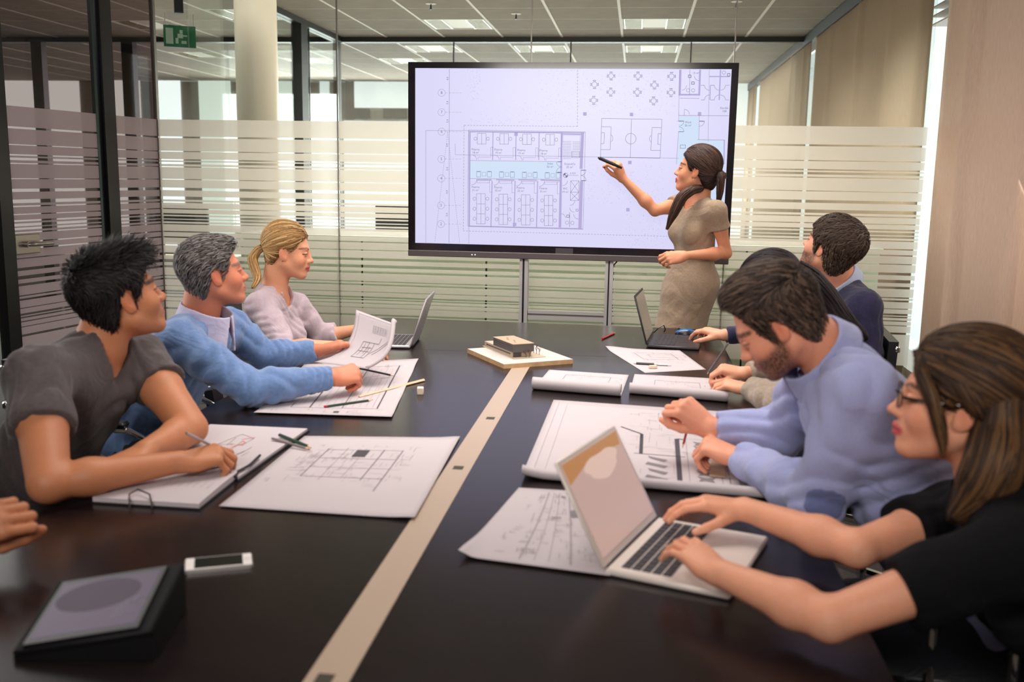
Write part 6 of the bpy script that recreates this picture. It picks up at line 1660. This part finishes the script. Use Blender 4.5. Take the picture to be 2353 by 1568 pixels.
# G: man in the light blue shirt
J = dict(neck=q_(1892, 822, 2.20), SL=q_(1985, 905, 2.05), EL=q_(1880, 1150, z=.785), WL=q_(1700, 1052, z=.785), SR=q_(1890, 850, 2.40), ER=q_(1800, 1000, 2.52), WR=q_(1632, 985, 2.50), pel=V(.80, 2.14, .50))
p = Person('bearded man in a light blue shirt bending over the big plan with a red pencil', J, build=1.10, arm=1.10)
H = head_at(1797, 760, 2.10, -1, (-.76, .16, -.63), (-.3, 0, 1), .94, open_=.15)
HLG = HL.copy(); HLG[-4:, 1] += V(.008, .024, .030, .030)
p.hand('R', P(1585, 945, Y=2.50) - J['WR'], V(.25, -.75, .6), [(1.1, 1.2, .6), (1.2, 1.4, .7), (1.25, 1.45, .7), (1.25, 1.4, .7)], thumb=(.5, .75, .35))
p.hand('L', P(1642, 1028, z=.80) - J['WL'], V(.1, -.2, 1), [(1.0, 1.0, .5), (1.1, 1.1, .5), (1.1, 1.1, .5), (1.1, 1.1, .5)], thumb=(.5, .5, .3))
skG = rgb(222, 150, 120)
p.skin(H, skG, lambda q: paint_head(q, skG, lip=rgb(176, 104, 96), brow=rgb(56, 40, 34), beard=.95, beardc=rgb(50, 36, 30), lips=.5, cheek=.3), fine=.0024)
def combG(q):
    d = np.zeros_like(q); top = np.clip((q[:, 2] - .03) / .05, 0, 1); d[:, 1] = .9 * top - .25 * (1 - top); d[:, 0] = .35 * top; d[:, 2] = .12 * top - (1 - top); return d
hair(H, p.root, rgb(52, 40, 34), combG, n=5200, seg=7, length=lambda q: .018 + .024 * (q[:, 2] > .06), lift=.12, wid=.0016, rand=.16, wave=.12, seed=17, col2=rgb(112, 90, 76), off=.008, thick=.013, T_=HLG, add=[EL((0, .010, .102), (.062, .062, .034), k=.02)])
M_shirt = fab('blue_oxford', rgb(158, 163, 205), noise=.05, bs=900, ns=300); M_patch = fab('elbow_patch', rgb(104, 112, 156), noise=.05)
p.cloth('shirt', top_garment(p, H, .018, sleeve=1.93, soff=.020, cut=neck_cut(p, H, .070, v=.04, vw=.04, drop=.004)), M_shirt, h=.0055, fold=folds(14, 19, .013))
collar(p, H, M_shirt, r=.068, high=.054, flare=.5, point=.07)
trousers(p)
e_ = J['EL']; pat = [GR(p.armi('L', .0215, 1.9, True), 'u', .028), EL(P(1888, 1140, z=.80) + V(.0, -.035, .0), (.042, .06, .036), op='i', k=.002)]
p.cloth('elbow_patch', pat, M_patch, h=.005, fold=folds(14, 19, .013))
pencil('red pencil held upright in the fist of the man in the blue shirt', P(1596, 922, Y=2.55), P(1568, 1030, z=TZ + .012), c_red)

# H: woman with glasses in the black top, front right
J = dict(neck=q_(2255, 1115, 1.76), SL=q_(2330, 1275, 1.53), EL=q_(1905, 1425, z=.79), WL=q_(1655, 1318, z=.800), SR=q_(2195, 1180, 1.96), ER=q_(1968, 1262, z=.80), WR=q_(1712, 1170, z=.805), pel=V(.98, 1.62, .50))
p = Person('woman with glasses and long brown hair in a black top typing on a white laptop', J, female=1, build=1.0, arm=1.12)
H = head_at(2217, 962, 1.70, -1, (-.955, .25, .03), (0, 0, 1), .98, fem=1, open_=.45)
p.hand('L', P(1565, 1243, z=.815) - J['WL'], V(.12, -.15, 1), [(.12, .45, .3), (.15, .5, .3), (.2, .5, .3), (.2, .45, .3)], thumb=(.7, .3, .1), spread=.10)
p.hand('R', P(1610, 1152, z=.815) - J['WR'], V(.05, -.1, 1), [(.25, .45, .3), (.3, .5, .3), (.4, .5, .3), (.45, .5, .3)], thumb=(.7, .35, .1), spread=.10)
skH = rgb(228, 160, 128)
p.skin(H, skH, lambda q: paint_head(q, skH, lip=rgb(200, 66, 80), brow=rgb(70, 48, 38), fem=1, lips=.9, cheek=.6), fine=.0023, hfine=.0024, nails=rgb(224, 168, 150))
def combH(q):
    d = tie_comb((0, -.12, .03))(q); d[:, 2] -= .25; return d
S_ = lambda x, y, Y: P(x, y, Y=Y)
hair(H, p.root, rgb(50, 34, 26), combH, n=4200, seg=10, length=.13, lift=.03, wid=.0021, rand=.07, seed=18, T_=HLF, col2=rgb(120, 86, 54), thick=.016, off=.006, add=[EL((0, -.05, .045), (.09, .085, .085), k=.02)],
     bundles=[([H.W(-.03, -.06, .085), H.W(-.062, -.07, .02), H.W(-.07, -.07, -.04), S_(2290, 1060, 1.66), S_(2255, 1130, 1.66), S_(2190, 1190, 1.66)], [.015, .036, .045, .05, .046, .014], 620),
              ([H.W(.03, -.10, .05), H.W(.0, -.12, -.04), S_(2360, 1060, 1.72), S_(2370, 1180, 1.72), S_(2360, 1290, 1.74)], [.05, .065, .07, .065, .03], 520),
              ([H.W(-.02, .068, .085), H.W(-.052, .066, .052), H.W(-.076, .04, .005), H.W(-.082, .02, -.055), H.W(-.08, .015, -.09)], [.010, .014, .013, .009, .003], 130),
              ([H.W(-.01, .05, .105), H.W(-.055, .03, .075), H.W(-.084, -.01, .03), H.W(-.09, -.04, -.01)], [.014, .02, .02, .012], 170)])
M_blk = fab('black_jersey', rgb(12, 12, 17), noise=.05, sheen=.0)
p.cloth('top', top_garment(p, H, .014, soff=.020, cut=neck_cut(p, H, .072), srt=dict(L=.60, R=.52)), M_blk, h=.0058, fold=folds(16, 20, .005))
trousers(p)
gl = MB()
for sg in (-1, 1):
    ring = [H.W(sg * .033 + .0255 * math.cos(a) * 1.0, .098 - .006 * abs(math.cos(a)) * (1 if sg * math.cos(a) > 0 else 0), -.004 + .0175 * math.sin(a)) for a in np.linspace(0, 2 * PI, 25)]
    gl.tube(ring, .0017, 6, False)
    gl.tube([H.W(sg * .058, .092, .002), H.W(sg * .072, .06, .003), H.W(sg * .080, -.005, .004), H.W(sg * .081, -.02, -.012)], [.0028, .0026, .0022, .0018], 6)
gl.tube([H.W(-.008, .1, .0), H.W(0, .103, .002), H.W(.008, .1, .0)], .0016, 6)
go = gl.build('glasses', mat('glasses_black', rgb(22, 22, 26), .2), p.root, True, world=True)
for sg in (-1, 1):
    c = [H.W(sg * .033 + .0245 * math.cos(a), .0975, -.004 + .0168 * math.sin(a)) for a in np.linspace(0, 2 * PI, 25)[:-1]]
    MB().add(c, [tuple(range(24))]).build('lens', mat_glass('lens_glass', (.97, .97, .97)), go, world=True)

# I: man at the left edge, only his resting fist in the picture
J = dict(neck=V(-1.60, 1.44, 1.10), SR=V(-1.58, 1.24, 1.02), SL=V(-1.60, 1.66, 1.02), ER=V(-1.42, 1.06, .80), WR=V(-1.17, 1.16, .785), EL=V(-1.42, 1.62, .80), WL=q_(-105, 1252, z=.785), pel=V(-1.72, 1.42, .50))
p = Person('man mostly outside the left edge resting his fist on the table', J, build=1.05, arm=1.1)
H = Head(V(-1.53, 1.45, 1.26), (.8, .6, 0), (0, 0, 1), 1.0)
p.hand('L', P(-20, 1200, z=.83) - J['WL'], V(.3, -.75, .6), [(1.0, 1.2, .6), (1.1, 1.3, .6), (1.1, 1.3, .6), (1.15, 1.3, .6)], thumb=(.4, .6, .3), sc=1.12)
p.hand('R', V(1, .2, 0), V(0, 0, 1), RELAX)
p.skin(H, skA, lambda q: paint_head(q, skA, brow=rgb(30, 22, 20)), fine=.005)
hair(H, p.root, rgb(30, 24, 22), whorl_comb(), n=900, seg=5, length=.03, lift=.2, seed=19, wid=.003)
p.cloth('sweater', top_garment(p, H, .014, sleeve=1.85, soff=.012), fab('charcoal_knit', rgb(26, 26, 30)), h=.009)
trousers(p)

# ------------------------------------------------------------------ chairs
chair(-1.66, 2.30, 0.0, 'black leather chair of the man in the dark grey T-shirt', top=.80)
chair(-1.70, 3.06, 0.02, 'black leather chair with chrome arm behind the man in the blue sweater')
chair(-1.42, 3.84, 0.05, 'black leather chair of the blonde woman', top=.93)
chair(.97, 1.60, PI + .12, 'black leather chair with chrome arm under the woman in the black top')
chair(.82, 2.22, PI + .05, 'black leather chair under the man in the light blue shirt')
chair(.92, 3.34, PI + .0, 'black leather chair behind the woman in the beige sweater', top=.80)
chair(.74, 4.12, PI - .1, 'black leather chair with chrome back bars behind the bearded man in navy', top=.86)
chair(-1.74, 1.40, 0.0, 'black leather chair of the man at the left edge', top=.80)
